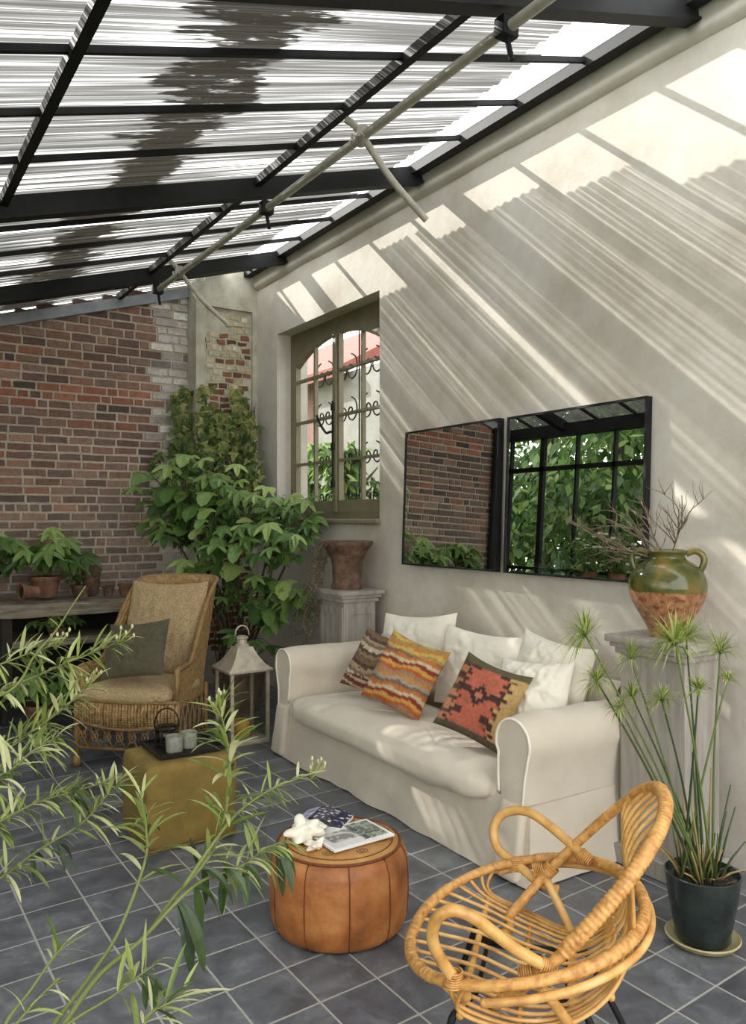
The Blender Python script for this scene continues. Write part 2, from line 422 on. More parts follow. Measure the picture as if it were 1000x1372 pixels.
# ------------------------------------------------------------------ end wall of old brick
def bricks(b, x0, x1, z0, z1, y, L, H, colour, jit=.006, depth=.05, gap=.011, axis='x', skip=None):
    z = z0; row = 0
    while z < z1-.02:
        h = H*R.uniform(.92,1.06); x = x0 - R.uniform(0,.9)*L; row += 1
        while x < x1:
            l = L*(R.choice([.48,1,1,1,1.02]))*R.uniform(.92,1.06)
            a, c = max(x, x0), min(x+l, x1)
            if c-a > .03 and not (skip and skip((a+c)/2, z)):
                pr = R.uniform(-.004, .007)
                col = colour((a+c)/2, z+h/2)
                lo = (a+gap/2, y-pr-.006, z+gap/2); hi = (c-gap/2, y+depth, min(z+h, z1)-gap/2)
                def fn(p):
                    q = Vector(p)*9
                    return (p[0]+jit*noise.noise(q), p[1]+jit*.8*noise.noise(q+Vector((7,1,3))), p[2]+jit*noise.noise(q+Vector((2,9,5))))
                vs = []
                m2 = (a+c)/2
                xs = [lo[0]+.003, lo[0]+(hi[0]-lo[0])*.33, lo[0]+(hi[0]-lo[0])*.66, hi[0]-.003]
                fr = [(xx, lo[1], zz) for zz in (lo[2]+.003, (lo[2]+hi[2])/2, hi[2]-.003) for xx in xs]
                bk = [(lo[0], hi[1], lo[2]), (hi[0], hi[1], lo[2]), (hi[0], hi[1], hi[2]), (lo[0], hi[1], hi[2])]
                vs = [fn(p) for p in fr]+bk
                F = []
                for j in range(2):
                    for i in range(3): F.append((j*4+i, j*4+i+1, (j+1)*4+i+1, (j+1)*4+i))
                F += [(12,13,3,2,1,0), (13,14,11,7,3), (14,15,8,9,10,11), (15,12,0,4,8)]
                b.add(vs, F, col)
            x += l
        z += h
BRICKM = M('old_brick', [(0,0,0)], scale=22, detail=8, rough=.92, bump=.6, bscale=50, attr='col', var=.35, dist=.008)
MORTAR = M('lime_mortar', [(176,162,144),(206,193,176)], scale=20, detail=8, rough=1, bump=.7, bscale=60, dist=.008)
def brick_col(x, z):
    n = noise.noise((x*1.3, z*1.3, 4))
    base = R.choice([(118,78,64),(132,88,72),(104,72,64),(124,90,78),(142,96,76),(96,74,66),(136,84,62)])
    if abs(z-2.62) < .09 and R.random() < .6: base = R.choice([(164,82,50),(158,74,48)])
    if R.random() < .06: base = (160,80,52)
    if R.random() < .07: base = (78,62,58)
    if z < 2.1:      # old lime staining towards the bed
        t = min(1, (2.1-z)/.7); base = tuple(p*(1-.55*t)+q*.55*t for p, q in zip(base, (118,104,88)))
    if z < 1.35:
        t = min(1, (1.35-z)/.5); base = tuple(p*(1-.5*t)+q*.5*t for p, q in zip(base, (112,108,100)))
    xr = 2.36 + .05*noise.noise((z*3.1, 0, 2))
    if x > xr:
        g = R.uniform(.75,1.05); base = tuple(min(255, q*g) for q in R.choice([(186,184,182),(168,166,164),(198,194,186),(140,136,134)]))
    gy = sum(base)/3; base = tuple(.50*p+.50*(gy+q) for p, q in zip(base, (8,-2,-7)))
    k = R.uniform(1.08,1.36)
    return tuple(lin([min(255, p*k) for p in base])[:3])
b = MB()
bricks(b, XL, 2.70, 0, 3.74, YE, .205, .0775, brick_col, gap=.015, skip=lambda x, z: z > roof(x)-.02)
bw = b.build('wall_back', BRICKM, smooth=0, recalc=False); struct(bw)
b = MB(); b.prism([(XL,0),(3.3,0),(3.3,3.97),(XL,roof(XL)-.02)], YE+.004, YE+.3, 1)
struct(b.build('mortar_bed', MORTAR, parent=bw, smooth=0))
# plaster-framed pier in the corner where bare stone shows
PX0, PX1, PY = 2.68, 3.3, 7.1
b = MB()
b.box((PX0,PY,0), (PX0+.09,YE+.02,3.77)); b.box((PX0+.09,PY,3.55), (PX1,YE+.02,3.95)); b.box((PX1-.05,PY,0), (PX1,YE+.02,3.55)); b.box((PX0+.09,PY+.036,0), (PX1-.05,YE+.02,3.55))
PIERP = M('pier_plaster', [(160,154,136),(186,181,164),(204,200,186)], scale=7, detail=9, rough=.9, bump=.4, bscale=30)
pier = b.build('wall_pier', PIERP, smooth=0); struct(pier)
def rub_col(x, z):
    t = (z-2.6)/.9 - (x-2.95)/.5*.6 + noise.noise((x*6, z*6, 0))*.7 + R.uniform(-.35,.35)
    c = R.choice([(210,196,162),(198,184,148),(222,212,184)]) if t > .38 else R.choice([(136,88,60),(120,78,56),(150,100,70),(106,76,58)])
    return tuple(lin(c)[:3])
b = MB()
def plastered(x, z):
    e = min(x-PX0-.09, PX1-.05-x, (3.55-z)*.8)
    return e < .035+.05*noise.noise((x*7,z*5,3)) or (z > 3.0 and noise.noise((x*5,z*4,8)) > .22)
bricks(b, PX0+.1, PX1-.05, .3, 3.52, PY+.035, .105, .062, rub_col, jit=.016, depth=.03, gap=.014, skip=plastered)
b.build('bare_stone', BRICKM, parent=pier, smooth=0, recalc=False)

# ------------------------------------------------------------------ glazed lean-to roof
BEAMS = [.35, 2.28, 4.39, 6.42]
BARS = [-.65, -.15, .85, 1.3, 1.78, 2.85, 3.35, 3.85, 4.9, 5.44, 5.96, 6.95]
def sheet_edge(y):     # where the corrugated sheets stop short of the wall
    if y < 4.2: return 2.70 + (y-2.3)*.18
    return 3.05 if y < 5.5 else 2.93
stops = sorted(BEAMS+BARS+[YE+.05, -1.2])
sheets = MB(); clear = MB()
def corr(y, x): return .008*math.sin(2*PI*y/.076)
for y0, y1 in zip(stops[:-1], stops[1:]):
    xe = sheet_edge((y0+y1)/2) + R.uniform(-.04,.04)
    segs = [(y0, y1)]
    if y0 < 5.04 < y1: segs = [(y0, 5.02), (5.085, y1)]
    for a, c in segs:
        ny = max(4, int((c-a)/.0095))
        sheets.grid(lambda u, v: ((XL-.1)+(xe-(XL-.1))*v, a+(c-a)*u, roof((XL-.1)+(xe-(XL-.1))*v)+.012+corr(a+(c-a)*u, v)), ny, 3)
    if y0 < 5.04 < y1: clear.add([(1.2,5.02,roof(1.2)+.005),(xe,5.02,roof(xe)+.005),(xe,5.085,roof(xe)+.005),(1.2,5.085,roof(1.2)+.005)], [(0,1,2,3)])
    clear.add([(xe+.002,y0,roof(xe)+.004),(3.16,y0,roof(3.16)+.004),(3.16,y1,roof(3.16)+.004),(xe+.002,y1,roof(xe)+.004)], [(0,1,2,3)])
ceil = sheets.build('ceiling', SHEET, smooth=180, recalc=False); struct(ceil)
clear.build('clear_glazing', CLEAR, parent=ceil, smooth=0, recalc=False)
for y in BEAMS:
    b = MB(); b.bar((XL-.05,y,roof(XL-.05)-.058), (3.27,y,roof(3.27)-.058), .06, .11)
    b.bar((XL-.05,y,roof(XL-.05)-.112), (3.27,y,roof(3.27)-.112), .085, .012)
    struct(b.build('ceiling_beam', BLACKM, smooth=0))
for y in BARS:
    b = MB(); b.bar((XL-.05,y,roof(XL-.05)-.014), (3.17,y,roof(3.17)-.014), .022, .026); struct(b.build('ceiling_bar', BLACKM, smooth=0))
for x in (.64, 2.03):
    b = MB(); b.bar((x,-1.2,roof(x)-.03), (x,YE,roof(x)-.03), .04, .05, up=(0,0,1))
    struct(b.build('ceiling_purlin', BLACKM, smooth=0))
b = MB(); b.bar((3.195,-1.2,roof(3.195)-.03), (3.195,7.1,roof(3.195)-.03), .075, .065); struct(b.build('ceiling_wallplate', BLACKM, smooth=0))
FLASH = M('grey_flashing', [(120,124,130),(150,154,160)], scale=8, rough=.5)
b = MB(); b.bar((XL,YE-.03,roof(XL)-.085), (3.29,YE-.03,roof(3.29)-.085), .04, .09); struct(b.build('trim_2', FLASH, smooth=0))

# ------------------------------------------------------------------ glazed side wall to the garden
b = MB()
EZ = roof(XL)
b.box((XL-.05,-1.2,EZ-.16), (XL+.05,YE,EZ-.02)); b.box((XL-.03,-1.2,2.36), (XL+.02,YE,2.41)); b.box((XL-.04,-1.2,0), (XL+.03,YE,.35)); b.box((XL-.025,-1.2,1.2), (XL+.02,YE,1.235))
yy = -1.2; k = 0
while yy < YE:
    wd = .032 if k % 3 == 0 else .014
    b.box((XL-.03,yy-wd,.3), (XL+.02,yy+wd,EZ-.1)); yy += .53; k += 1
wl = b.build('wall_left', BLACKM, smooth=0); struct(wl)
b = MB(); b.add([(XL-.004,-1.2,.3),(XL-.004,YE,.3),(XL-.004,YE,EZ-.1),(XL-.004,-1.2,EZ-.1)], [(0,1,2,3)]); b.build('glass_pane', CLEAR, parent=wl, smooth=0)
b = MB(); b.tube([(.02,YE-.07,0),(.02,YE-.07,roof(0)-.1)], .045, 12)  # added dark upright, stands in for the dark wall corner in the mirror
dp = b.build('dark_corner_post', BLACKM); struct(dp)

# ------------------------------------------------------------------ the arched window
win = thing('window_1', 'khaki wooden casement window', 'window', (XW+.17, 5.83, WZ0)); struct(win)
del win['category']
def WB(fn, name, mat, par=win, **k):
    b = MB(); fn(b); return b.build(name, mat, parent=par, **k)
ya, yb, zt = WY0-5.83, WY1-5.83, WZ1-WZ0
def arch(y): return zt-.13 - .22*(abs(y)/.78)**2.2        # underside of the arched head
def frame(b):
    b.box((-.028,ya,.0),(.03,ya+.075,zt)); b.box((-.028,yb-.075,.0),(.03,yb,zt)); b.box((-.028,ya+.075,0),(.03,yb-.075,.06))
    n = 28; y0, y1 = ya+.075, yb-.075
    for i in range(n):
        p, q = y0+(y1-y0)*i/n, y0+(y1-y0)*(i+1)/n
        b.add([(-.026,p,arch(p)+.045),(-.026,q,arch(q)+.045),(-.026,q,zt),(-.026,p,zt),(.05,p,arch(p)+.045),(.05,q,arch(q)+.045),(.05,q,zt),(.05,p,zt)],
              [(0,1,2,3),(7,6,5,4),(0,4,5,1)])
WB(frame, 'frame', WINWOOD, smooth=30)
for sgn in (-1, 1):
    lo, hi = (ya+.075, -.004) if sgn < 0 else (.004, yb-.075)
    def sash(b):
        b.box((-.034,lo,.06),(.012,lo+.046,arch(lo)+.06)); b.box((-.034,hi-.046,.06),(.012,hi,arch(hi)+.06)); b.box((-.034,lo+.046,.06),(.012,hi-.046,.16))
        n = 16
        for i in range(n):
            p, q = lo+.05+(hi-lo-.1)*i/n, lo+.05+(hi-lo-.1)*(i+1)/n
            b.add([(-.034,p,arch(p)-.01),(-.034,q,arch(q)-.01),(-.034,q,arch(q)+.055),(-.034,p,arch(p)+.055),(.012,p,arch(p)-.01),(.012,q,arch(q)-.01)],[(0,1,2,3),(0,4,5,1)])
    sh = WB(sash, 'sash', WINWOOD, smooth=30)
    def munt(b):
        mid = (lo+hi)/2
        b.box((-.03,mid-.010,.16),(.006,mid+.010,arch(mid)))
        for z in (.5,.88,1.26): b.box((-.032,lo+.042,z-.011),(.006,hi-.042,z+.011))
    WB(munt, 'glazing_bars', WINWOOD, sh, smooth=0)
    def pane(b):
        n = 14; p = [(0,lo+.05,.15),(0,hi-.05,.15)]+[(0,hi-.05-(hi-lo-.1)*i/n,arch(hi-.05-(hi-lo-.1)*i/n)+.01) for i in range(n+1)]
        b.add(p, [tuple(range(len(p)))])
    WB(pane, 'pane', CLEAR, sh, smooth=0)
def cover(b): b.rbox((-.056,-.03,.06),(-.03,.03,zt-.15),.01)
WB(cover, 'meeting_stile', WINWOOD)
def handle(b):
    b.tube([(-.068,0,.28),(-.068,0,1.0)], .008, 8)
    for z in (.3,.62,.95): b.rbox((-.078,-.02,z-.03),(-.054,.02,z+.03),.006)
    b.tube(spline([(-.075,0,.74),(-.1,0,.735),(-.12,.02,.73),(-.15,.06,.80),(-.17,.09,.88)],5), .011, 8)
WB(handle, 'espagnolette_handle', BLACKM)
b = MB(); b.rbox((XW-.045,WY0-.02,WZ0-.035),(XW+.17,WY1+.02,WZ0+.004),.008); struct(b.build('trim_3', WINWOOD))
# wrought iron scroll grille outside the window
gr = thing('window_grille', 'wrought iron scroll grille outside the khaki arched window', 'grille', (XW+WD+.05, 5.83, WZ0))
b = MB()
for y in (-.8,-.4,0,.4,.8): b.tube([(0,y,-.04),(0,y,1.7)], .007, 6)
for z in (0,1.66): b.tube([(0,-.84,z),(0,.84,z)], .009, 6)
def scroll(y, z, s, fl):
    return [(0, y+fl*s*(1-t/14)*math.sin(t*.62), z+s*(1-t/14)*math.cos(t*.62)*1.1) for t in range(14)]
for y in (-.6,-.2,.2,.6):
    for z, s in ((.2,.13),(.55,.12),(.95,.14),(1.32,.15)):
        for fl in (-1,1): b.tube(spline(scroll(y+fl*.07, z, s*.8, fl), 3), .007, 5)
b.build('scrollwork', BLACKM, gr)
# what stands beyond the window
b = MB(); b.box((5.6,10.0,-.07),(5.9,15,3.55))
NBR = M('neighbour_brick', [(122,92,80),(148,116,102)], scale=9, rough=.9, bump=.3)
struct(b.build('wall_neighbour', NBR, smooth=0))
WHITEM = M('white_render', [(128,126,118),(146,144,136)], scale=4, rough=.9)
b = MB(); b.box((5.5,3,-.07),(5.75,9.95,3.5)); struct(b.build('wall_garden', WHITEM, smooth=0))
REDT = M('red_tiles', [(112,56,44),(136,72,56)], scale=9, rough=.8)
b = MB(); b.prism([(5.3,3.55),(8.6,5.3),(8.6,5.1),(5.3,3.42)], 8.9, 15, 1)
struct(b.build('roof_neighbour', REDT, smooth=0))

# ------------------------------------------------------------------ sofa
sofa = thing('sofa', 'cream linen slipcovered sofa with rolled arms under the two mirrors', 'sofa', (2.8, 3.64, 0))
SX0, SX1, SY0, SY1 = 2.40, 3.24, 2.46, 4.83
def wr(p, k, s=5): return noise.noise((p[0]*s, p[1]*s, p[2]*s))*k
# gathered skirt down to the tiles
def skirt(b):
    per = []
    def side(a, c, n):
        for i in range(n): per.append((a[0]+(c[0]-a[0])*i/n, a[1]+(c[1]-a[1])*i/n))
    r = .02
    side((SX0,SY0),(SX1,SY0),30); side((SX1,SY0),(SX1,SY1),20); side((SX1,SY1),(SX0,SY1),30); side((SX0,SY1),(SX0,SY0),90)
    m = len(per); cx0, cy0 = (SX0+SX1)/2, (SY0+SY1)/2
    def f(u, v):
        i = int(round(u*m)) % m; x, y = per[i]
        fl = (1-v)**1.5*.045
        ox = -1 if x <= SX0+1e-6 else (1 if x >= SX1-1e-6 else 0); oy = -1 if y <= SY0+1e-6 else (1 if y >= SY1-1e-6 else 0)
        if ox and oy: ox *= .8; oy *= .8
        g = .012*(1-v)*noise.noise((x*6, y*6, 3)) + .008*noise.noise((x*4, y*4, v*4))
        zz = .006+.33*v + (.006*noise.noise((x*9, y*9, 0)) if v < .05 else 0)
        return (x+ox*(fl+g), y+oy*(fl+g), max(.003, zz))
    b.grid(f, m, 8, closed_u=True)
b = MB(); skirt(b); b.build('skirt', LINEN, sofa, world=True, smooth=70)
b = MB(); b.rbox((SX0+.015,SY0+.02,.06),(SX1-.01,SY1-.02,.30),.03,3); b.build('base', LINEN, sofa, world=True)
# rolled arms
ARMP = []
def arm_profile(sgn, yc):
    # yc = centre of the roll, sgn = +1 for the arm whose outside faces the camera (towards -y)
    pts = []
    zc, r = .585, .124
    pts += [(yc-sgn*.085, .05), (yc-sgn*.082, .28), (yc-sgn*.086, .42), (yc-sgn*.10, .49)]
    for i in range(15):
        a = rad(205 - i*(235/14)); pts.append((yc+sgn*r*math.cos(a), zc+r*math.sin(a)))
    pts += [(yc+sgn*.108, .45), (yc+sgn*.10, .36), (yc+sgn*.10, .05)]
    return pts
def arm(b, sgn, yc):
    pr = arm_profile(sgn, yc); n = len(pr); nx = 26
    vs = []; fs = []
    for i in range(nx+1):
        t = i/nx; x = SX0-.005+(SX1-.03-SX0)*t
        for k, (y, z) in enumerate(pr):
            bulge = .012*math.sin(PI*min(1, t*5)/2) if i else -.006
            crease = .008*noise.noise((x*5, z*11+x*5, yc))
            yo = 1 if k < 6 else 0
            d = Vector((0, y-yc, z-.56 if z > .45 else 0)); d = d.normalized() if d.length else d
            dz = -.012*t
            q = Vector((x, y, z+dz)) + d*(bulge-.012+crease)
            # pulled-tight slipcover folds running down the outside
            if yo and z < .6:
                ph = (z+.10*t)*22; q.y += -sgn*.007*max(0, math.sin(ph))**6
            vs.append(tuple(q))
    for i in range(nx):
        for k in range(n-1): fs.append((i*n+k, i*n+k+1, (i+1)*n+k+1, (i+1)*n+k))
    b.add(vs, fs)
    # front face, slightly domed
    c = (SX0-.02, yc, .45)
    b.add([c]+vs[:n], [(0, k+1, k+2) for k in range(n-1)]+[(0, n, 1)])
    b.add(vs[-n:], [tuple(range(n))])
    return vs[:n]
for sgn, yc in ((1, 2.553), (-1, 4.737)):
    b = MB(); front = arm(b, sgn, yc); ar = b.build('armrest', LINEN, sofa, world=True, smooth=75)
    ln = spline([(SX0-.012-(.028 if p[2] < .1 else .004 if p[2] < .4 else 0), p[1]+(sgn*-.004 if p[2]<.1 else 0), p[2]-.02*(p[2]<.1)) for p in front[:-1]], 3)
    b = MB(); b.tube([(q.x, q.y, q.z) for q in ln], .0065, 6); pp = b.build('piping', LINEN2, ar, smooth=180)
    pp.location = (0,0,0)
    b = MB(); b.rbox((SX0-.062,yc-.075,.012),(SX0-.012,yc+.07,.335),.022,3,fn=lambda p: (p[0]+(.335-p[2])*-.03+.035*max(0,p[2]-.2)/.135, p[1]+.006*noise.noise((p[2]*8,yc,1)), p[2])); pl = b.build('kick_pleat', LINEN, ar, smooth=60); pl.location = (-sofa.location) - ar.location
# outer side panels of skirts are continuous with the arms; back roll
b = MB()
prf = [(3.11,.20),(3.09,.45),(3.10,.64),(3.12,.715),(3.16,.75),(3.21,.74),(3.24,.68),(3.24,.4),(3.24,.1)]
def fback(u, v):
    P = spline([(p[0],0,p[1]) for p in prf], 4); i = int(round(u*(len(P)-1)))
    y = 2.60+(4.69-2.60)*v; q = P[i]; return (q.x+.006*noise.noise((q.x*4,y*4,q.z*4)), y, q.z+.008*noise.noise((y*3,0,1)))
b.grid(fback, 32, 40); b.build('backrest', LINEN, sofa, world=True, smooth=80)
def cushion_block(b, x0, x1, y0, y1, z0, z1, nu=60, nv=16, front_droop=.02, seed=0):
    # soft seat cushion as a rounded superellipsoid with wrinkles
    cx_, cy_, cz_ = (x0+x1)/2, (y0+y1)/2, (z0+z1)/2; hx, hy, hz = (x1-x0)/2, (y1-y0)/2, (z1-z0)/2
    def sg(c, e): return math.copysign(abs(c)**e, c)
    def f(u, v):
        a = 2*PI*u; e = -PI/2+PI*v
        ce, se = math.cos(e), math.sin(e)
        X = sg(math.cos(a), .28)*sg(ce, .45); Y = sg(math.sin(a), .18)*sg(ce, .45); Z = sg(se, .75)
        p = Vector((cx_+hx*X, cy_+hy*Y, cz_+hz*Z))
        k = noise.noise((p.x*7+seed, p.y*7, p.z*7))*.013 + noise.noise((p.x*17, p.y*17+seed, p.z*17))*.006 - .012*max(0,1-abs(noise.noise((p.x*4+3, p.y*5+seed, p.z*4)))*9)
        if X < -.5: k += .007*noise.noise((p.y*14, p.z*5, 2))
        p += Vector((X*.6, Y*.6, Z))*k
        if Z > 0: p.z += .018*math.cos(X*1.4)*math.cos(Y*1.3) - .014*math.exp(-((Y+.1)/.05)**2)
        return tuple(p)
    b.grid(f, nu, nv, closed_u=True)
b = MB(); cushion_block(b, 2.315, 3.03, 2.665, 4.62, .245, .43, 160, 30); b.build('seat_cushion', LINEN, sofa, world=True, smooth=180)

# ------------------------------------------------------------------ pillows
def pillow(b, w, h, t, seed=0, colour=None, n=44, ear=.05, wrinkle=.008):
    # lies in the local YZ plane, thickness along X
    front = {}
    vs = []; cs = []; fs = []
    for side in (1, -1):
        for j in range(n+1):
            for i in range(n+1):
                u, v = 2*i/n-1, 2*j/n-1
                pu = 1-ear*(1-v*v)*1.2; pv = 1-ear*(1-u*u)*1.2
                prof = ((1-u*u)*(1-v*v))
                d = t/2*(prof**.42)
                wv = wrinkle*noise.noise((u*3+seed, v*3, side*2))*(prof**.3) + wrinkle*.6*noise.noise((u*8+seed, v*8, side))*prof**.3
                sag = -.03*h*(1-u*u)*(v > 0)*v
                vs.append((-side*(d+wv), u*pu*w/2, v*pv*h/2+sag))
                cs.append(colour(u, v) if colour else .5)
        o = 0 if side == 1 else (n+1)**2
        for j in range(n):
            for i in range(n):
                a = o+j*(n+1)+i; q = (a, a+1, a+n+2, a+n+1)
                fs.append(q if side == 1 else q[::-1])
    b.add(vs, fs, cs)
def place(o, c, az, lean, roll):
    # az: azimuth the face looks to (deg), lean back (deg), roll in its own plane (deg)
    m = Matrix.Rotation(rad(az-180), 4, 'Z') @ Matrix.Rotation(rad(lean), 4, 'Y') @ Matrix.Rotation(rad(roll), 4, 'X')
    m.translation = Vector(c); o.matrix_world = m
def mk_pillow(name, mat, label, c, az, lean, roll, w, h, t, seed, colour=None, cat='cushion', group=None, wr_=.008, ear=.05):
    b = MB(); pillow(b, w, h, t, seed, colour, wrinkle=wr_, ear=ear)
    o = b.build(name, mat, smooth=180); place(o, c, az, lean, roll); return tag(o, label, cat, group)
mk_pillow('white_cushion', LINEN2, 'plain white back cushion behind the brown striped cushion, nearest the far arm', (2.985, 4.08, .715), 190, 16, -5, .62, .50, .17, 1, group='white cushions on the sofa', wr_=.014)
mk_pillow('white_cushion', LINEN2, 'wide white back cushion in the middle of the sofa', (2.985, 3.46, .69), 182, 14, 0, .68, .47, .19, 2, group='white cushions on the sofa', wr_=.014)
mk_pillow('white_cushion', LINEN2, 'white back cushion standing upright behind the sunlit pillow and diamond cushion', (2.99, 2.93, .71), 182, 14, 6, .50, .48, .16, 3, group='white cushions on the sofa', wr_=.016)
mk_pillow('white_cushion', LINEN2, 'sunlit puffy white pillow leaning by the near rolled arm', (2.80, 2.865, .67), 192, 24, -4, .42, .40, .17, 4, group='white cushions on the sofa', wr_=.02)
mix3 = lambda a, b_, t: tuple(p*(1-t)+q*t for p, q in zip(a, b_))
def col_brown(u, v):
    k = v*7 + .55*math.sin(u*3.2+1) + .5*(abs(((u*3.1+v*.6) % 1)-.5)*2)*((int(v*3+9) % 2))
    pal = [(120,94,72),(150,126,100),(96,72,54),(206,190,164),(134,108,86),(172,150,124),(88,66,50),(126,100,78)]
    c = pal[int(math.floor(k*1.15)) % 8]
    if v < -.62: c = [(120,62,46),(92,58,44),(196,170,146)][int(math.floor(k*2)) % 3]
    return tuple(lin(c)[:3])
def col_orange(u, v):
    k = v*6.5 + .35*math.sin(u*2.4) + .2*math.sin(u*7+v*5)
    pal = [(178,92,46),(204,150,74),(136,56,42),(200,182,146),(190,112,56),(118,98,82),(168,150,132),(190,130,66),(158,124,98)]
    i = int(math.floor(k*1.5))
    c = pal[i % 9]
    if v > .55: c = [(204,170,88),(190,130,66),(170,138,78)][i % 3]
    if -.15 < v < .35 and c in ((150,44,30),): c = (150,128,112)
    return tuple(lin(c)[:3])
def col_diamond(u, v):
    st = .085
    U, V = round(u/st)*st, round(v/st)*st
    d = abs(U)*1.15+abs(V-.05)*1.15
    ed = abs(U)+.10*math.sin(V*26)
    if v > .80: c = (92,84,58)
    elif v < -.86: c = (84,74,56)
    elif d < .22: c = (186,112,92)
    elif d < .38: c = (62,40,34)
    elif d < .46: c = (178,100,78)
    elif ed < .56: c = (180,96,74) if noise.noise((u*3,v*3,5)) < .3 else (160,92,66)
    elif ed < .68: c = (66,44,36)
    elif u < 0: c = (186,152,98)
    else: c = (172,116,82) if int((V+1)*9) % 3 else (88,62,44)
    if d > .38 and ed < .6 and (int((V+3)*6.5) % 4 == 0) and abs(U) > .30: c = (70,44,36)
    return tuple(lin(c)[:3])
mk_pillow('kilim_cushion', KILIM, 'brown and grey wavy striped kilim cushion at the far end of the sofa', (2.76, 4.17, .645), 196, 30, 10, .44, .40, .12, 5, col_brown, group='kilim cushions on the sofa')
mk_pillow('kilim_cushion', KILIM, 'orange and yellow striped kilim cushion leaning in the middle of the sofa', (2.65, 3.72, .668), 202, 28, 14, .43, .43, .13, 6, col_orange, group='kilim cushions on the sofa')
mk_pillow('kilim_cushion', KILIM, 'red kilim cushion with stepped diamond pattern beside the near sofa arm', (2.60, 2.995, .66), 204, 30, 15, .385, .405, .12, 7, col_diamond, group='kilim cushions on the sofa')

# ------------------------------------------------------------------ wicker armchair
AZ = 227
arm_c = thing('wicker_armchair', 'old wicker armchair with tan burlap cushions and lattice apron', 'armchair', (1.66, 5.24, 0), rad(AZ-270))
def shell_path(s):      # plan of the shell, s in -1..1, front is -y
    a = abs(s); sg = 1 if s >= 0 else -1
    if a > .45:
        t = (a-.45)/.55; x = .285+.045*t; y = .20-.52*t
    else:
        t = a/.45; th = t*PI/2; x = .285*math.sin(th)**.75; y = .20+.14*math.cos(th)**.8
    return sg*x, y
def shell_top(s):
    a = abs(s)
    if a < .38: return 1.14-.02*(a/.38)**2
    t = (a-.38)/.62; e = min(1, t/.62); e = e*e*(3-2*e)
    return 1.12-(1.12-.62)*e
def shell(u, v):
    s = 2*u-1; x, y = shell_path(s); z0 = .36; z1 = shell_top(s); z = z0+(z1-z0)*v
    lean = max(0, z-.5)*.36*max(0, min(1, (y+.1)/.35)); wide = 1+.05*max(0, z-.5)
    return (x*wide, y+lean, z)
b = MB(); b.grid(shell, 72, 22)
sh = b.build('woven_shell', WICKER, arm_c, smooth=180)
md = sh.modifiers.new('thick', 'SOLIDIFY'); md.thickness = .022
b = MB()
rim = [Vector(shell(i/90, 1)) for i in range(91)]
rim = [Vector((rim[0].x, rim[0].y-.012, .38))]+rim+[Vector((rim[-1].x, rim[-1].y-.012, .38))]
b.tube(rim, [.017+.003*math.sin(i*2.1) for i in range(len(rim))], 9); b.build('braided_rim', CANE_OLD, arm_c, smooth=180)
# bowed apron of vertical canes
b = MB()
for i in range(34):
    t = i/33; x = -.335+.67*t; bow = .05*math.sin(PI*t); y = -.335-.05*math.sin(PI*t); dip = .035*math.sin(PI*t)
    b.tube([(x,y,.43),(x,y-.014,.36),(x,y-.006,.29-dip)], .0105, 6)
b.build('apron', WICKER, arm_c, smooth=180)
b = MB()
for z in (.425,.295):
    b.tube([(-.34+.68*i/20, -.34-.05*math.sin(PI*i/20), z-(.035*math.sin(PI*i/20) if z < .4 else 0)) for i in range(21)], .013, 7)
b.build('apron_edge', CANE_OLD, arm_c, smooth=180)
for sx_ in (-1, 1):
    for fy in (-.33, .27):
        b = MB(); x = sx_*.335 if fy < 0 else sx_*.28
        b.tube([(x,fy,.05),(x,fy,.43)], .017, 9); lg = b.build('leg', CANE_OLD, arm_c, smooth=180)
        b = MB(); b.lathe([(.0,.0),(.024,.004),(.03,.03),(.024,.058),(.019,.07)], 14, (x,fy,.0)); b.build('ball_foot', CANE_OLD, lg, smooth=180)
for a, c in (((-.335,-.33,.12),(.335,-.33,.12)), ((-.335,-.33,.12),(-.28,.27,.12)), ((.335,-.33,.12),(.28,.27,.12)), ((-.28,.27,.12),(.28,.27,.12))):
    b = MB(); b.tube([a, c], .011, 7); b.build('stretcher', CANE_OLD, arm_c, smooth=180)
b = MB()
def lattice(a, c, n, z0, z1):
    a, c = Vector(a), Vector(c)
    for i in range(n):
        p, q = a.lerp(c, i/n), a.lerp(c, (i+1)/n)
        b.tube([(p.x,p.y,z0),(q.x,q.y,z1)], .0055, 5); b.tube([(p.x,p.y,z1),(q.x,q.y,z0)], .0055, 5)
        m = p.lerp(q,.5); ring = [(m.x+(q-p).normalized().x*.022*math.cos(k*PI/5), m.y+(q-p).normalized().y*.022*math.cos(k*PI/5), (z0+z1)/2+.03*math.sin(k*PI/5)) for k in range(10)]
        b.tube(ring, .005, 5, closed=True)
lattice((-.335,-.335,0),(.335,-.335,0), 8, .12, .27); lattice((.335,-.33,0),(.28,.27,0), 6, .12, .37); lattice((-.335,-.33,0),(-.28,.27,0), 6, .12, .37)
b.build('lattice', CANE_OLD, arm_c, smooth=180)
b = MB(); cushion_block(b, -.305, .305, -.40, .19, .40, .515, 80, 20, seed=5)
sc = b.build('seat_cushion', BURLAP, arm_c, smooth=180)
b = MB(); pillow(b, .56, .66, .17, 12, wrinkle=.018, ear=.02)
bc = b.build('back_cushion', BURLAP, arm_c, smooth=180); 
bc.matrix_basis = Matrix.Translation((0,.215,.81)) @ Matrix.Rotation(rad(-20),4,'X') @ Matrix.Rotation(rad(90),4,'Z')
mk_pillow('green_cushion', OLIVE, 'plain dark olive cushion leaning in the wicker armchair', (1.50, 5.02, .735), 222, 30, -8, .42, .38, .13, 9)

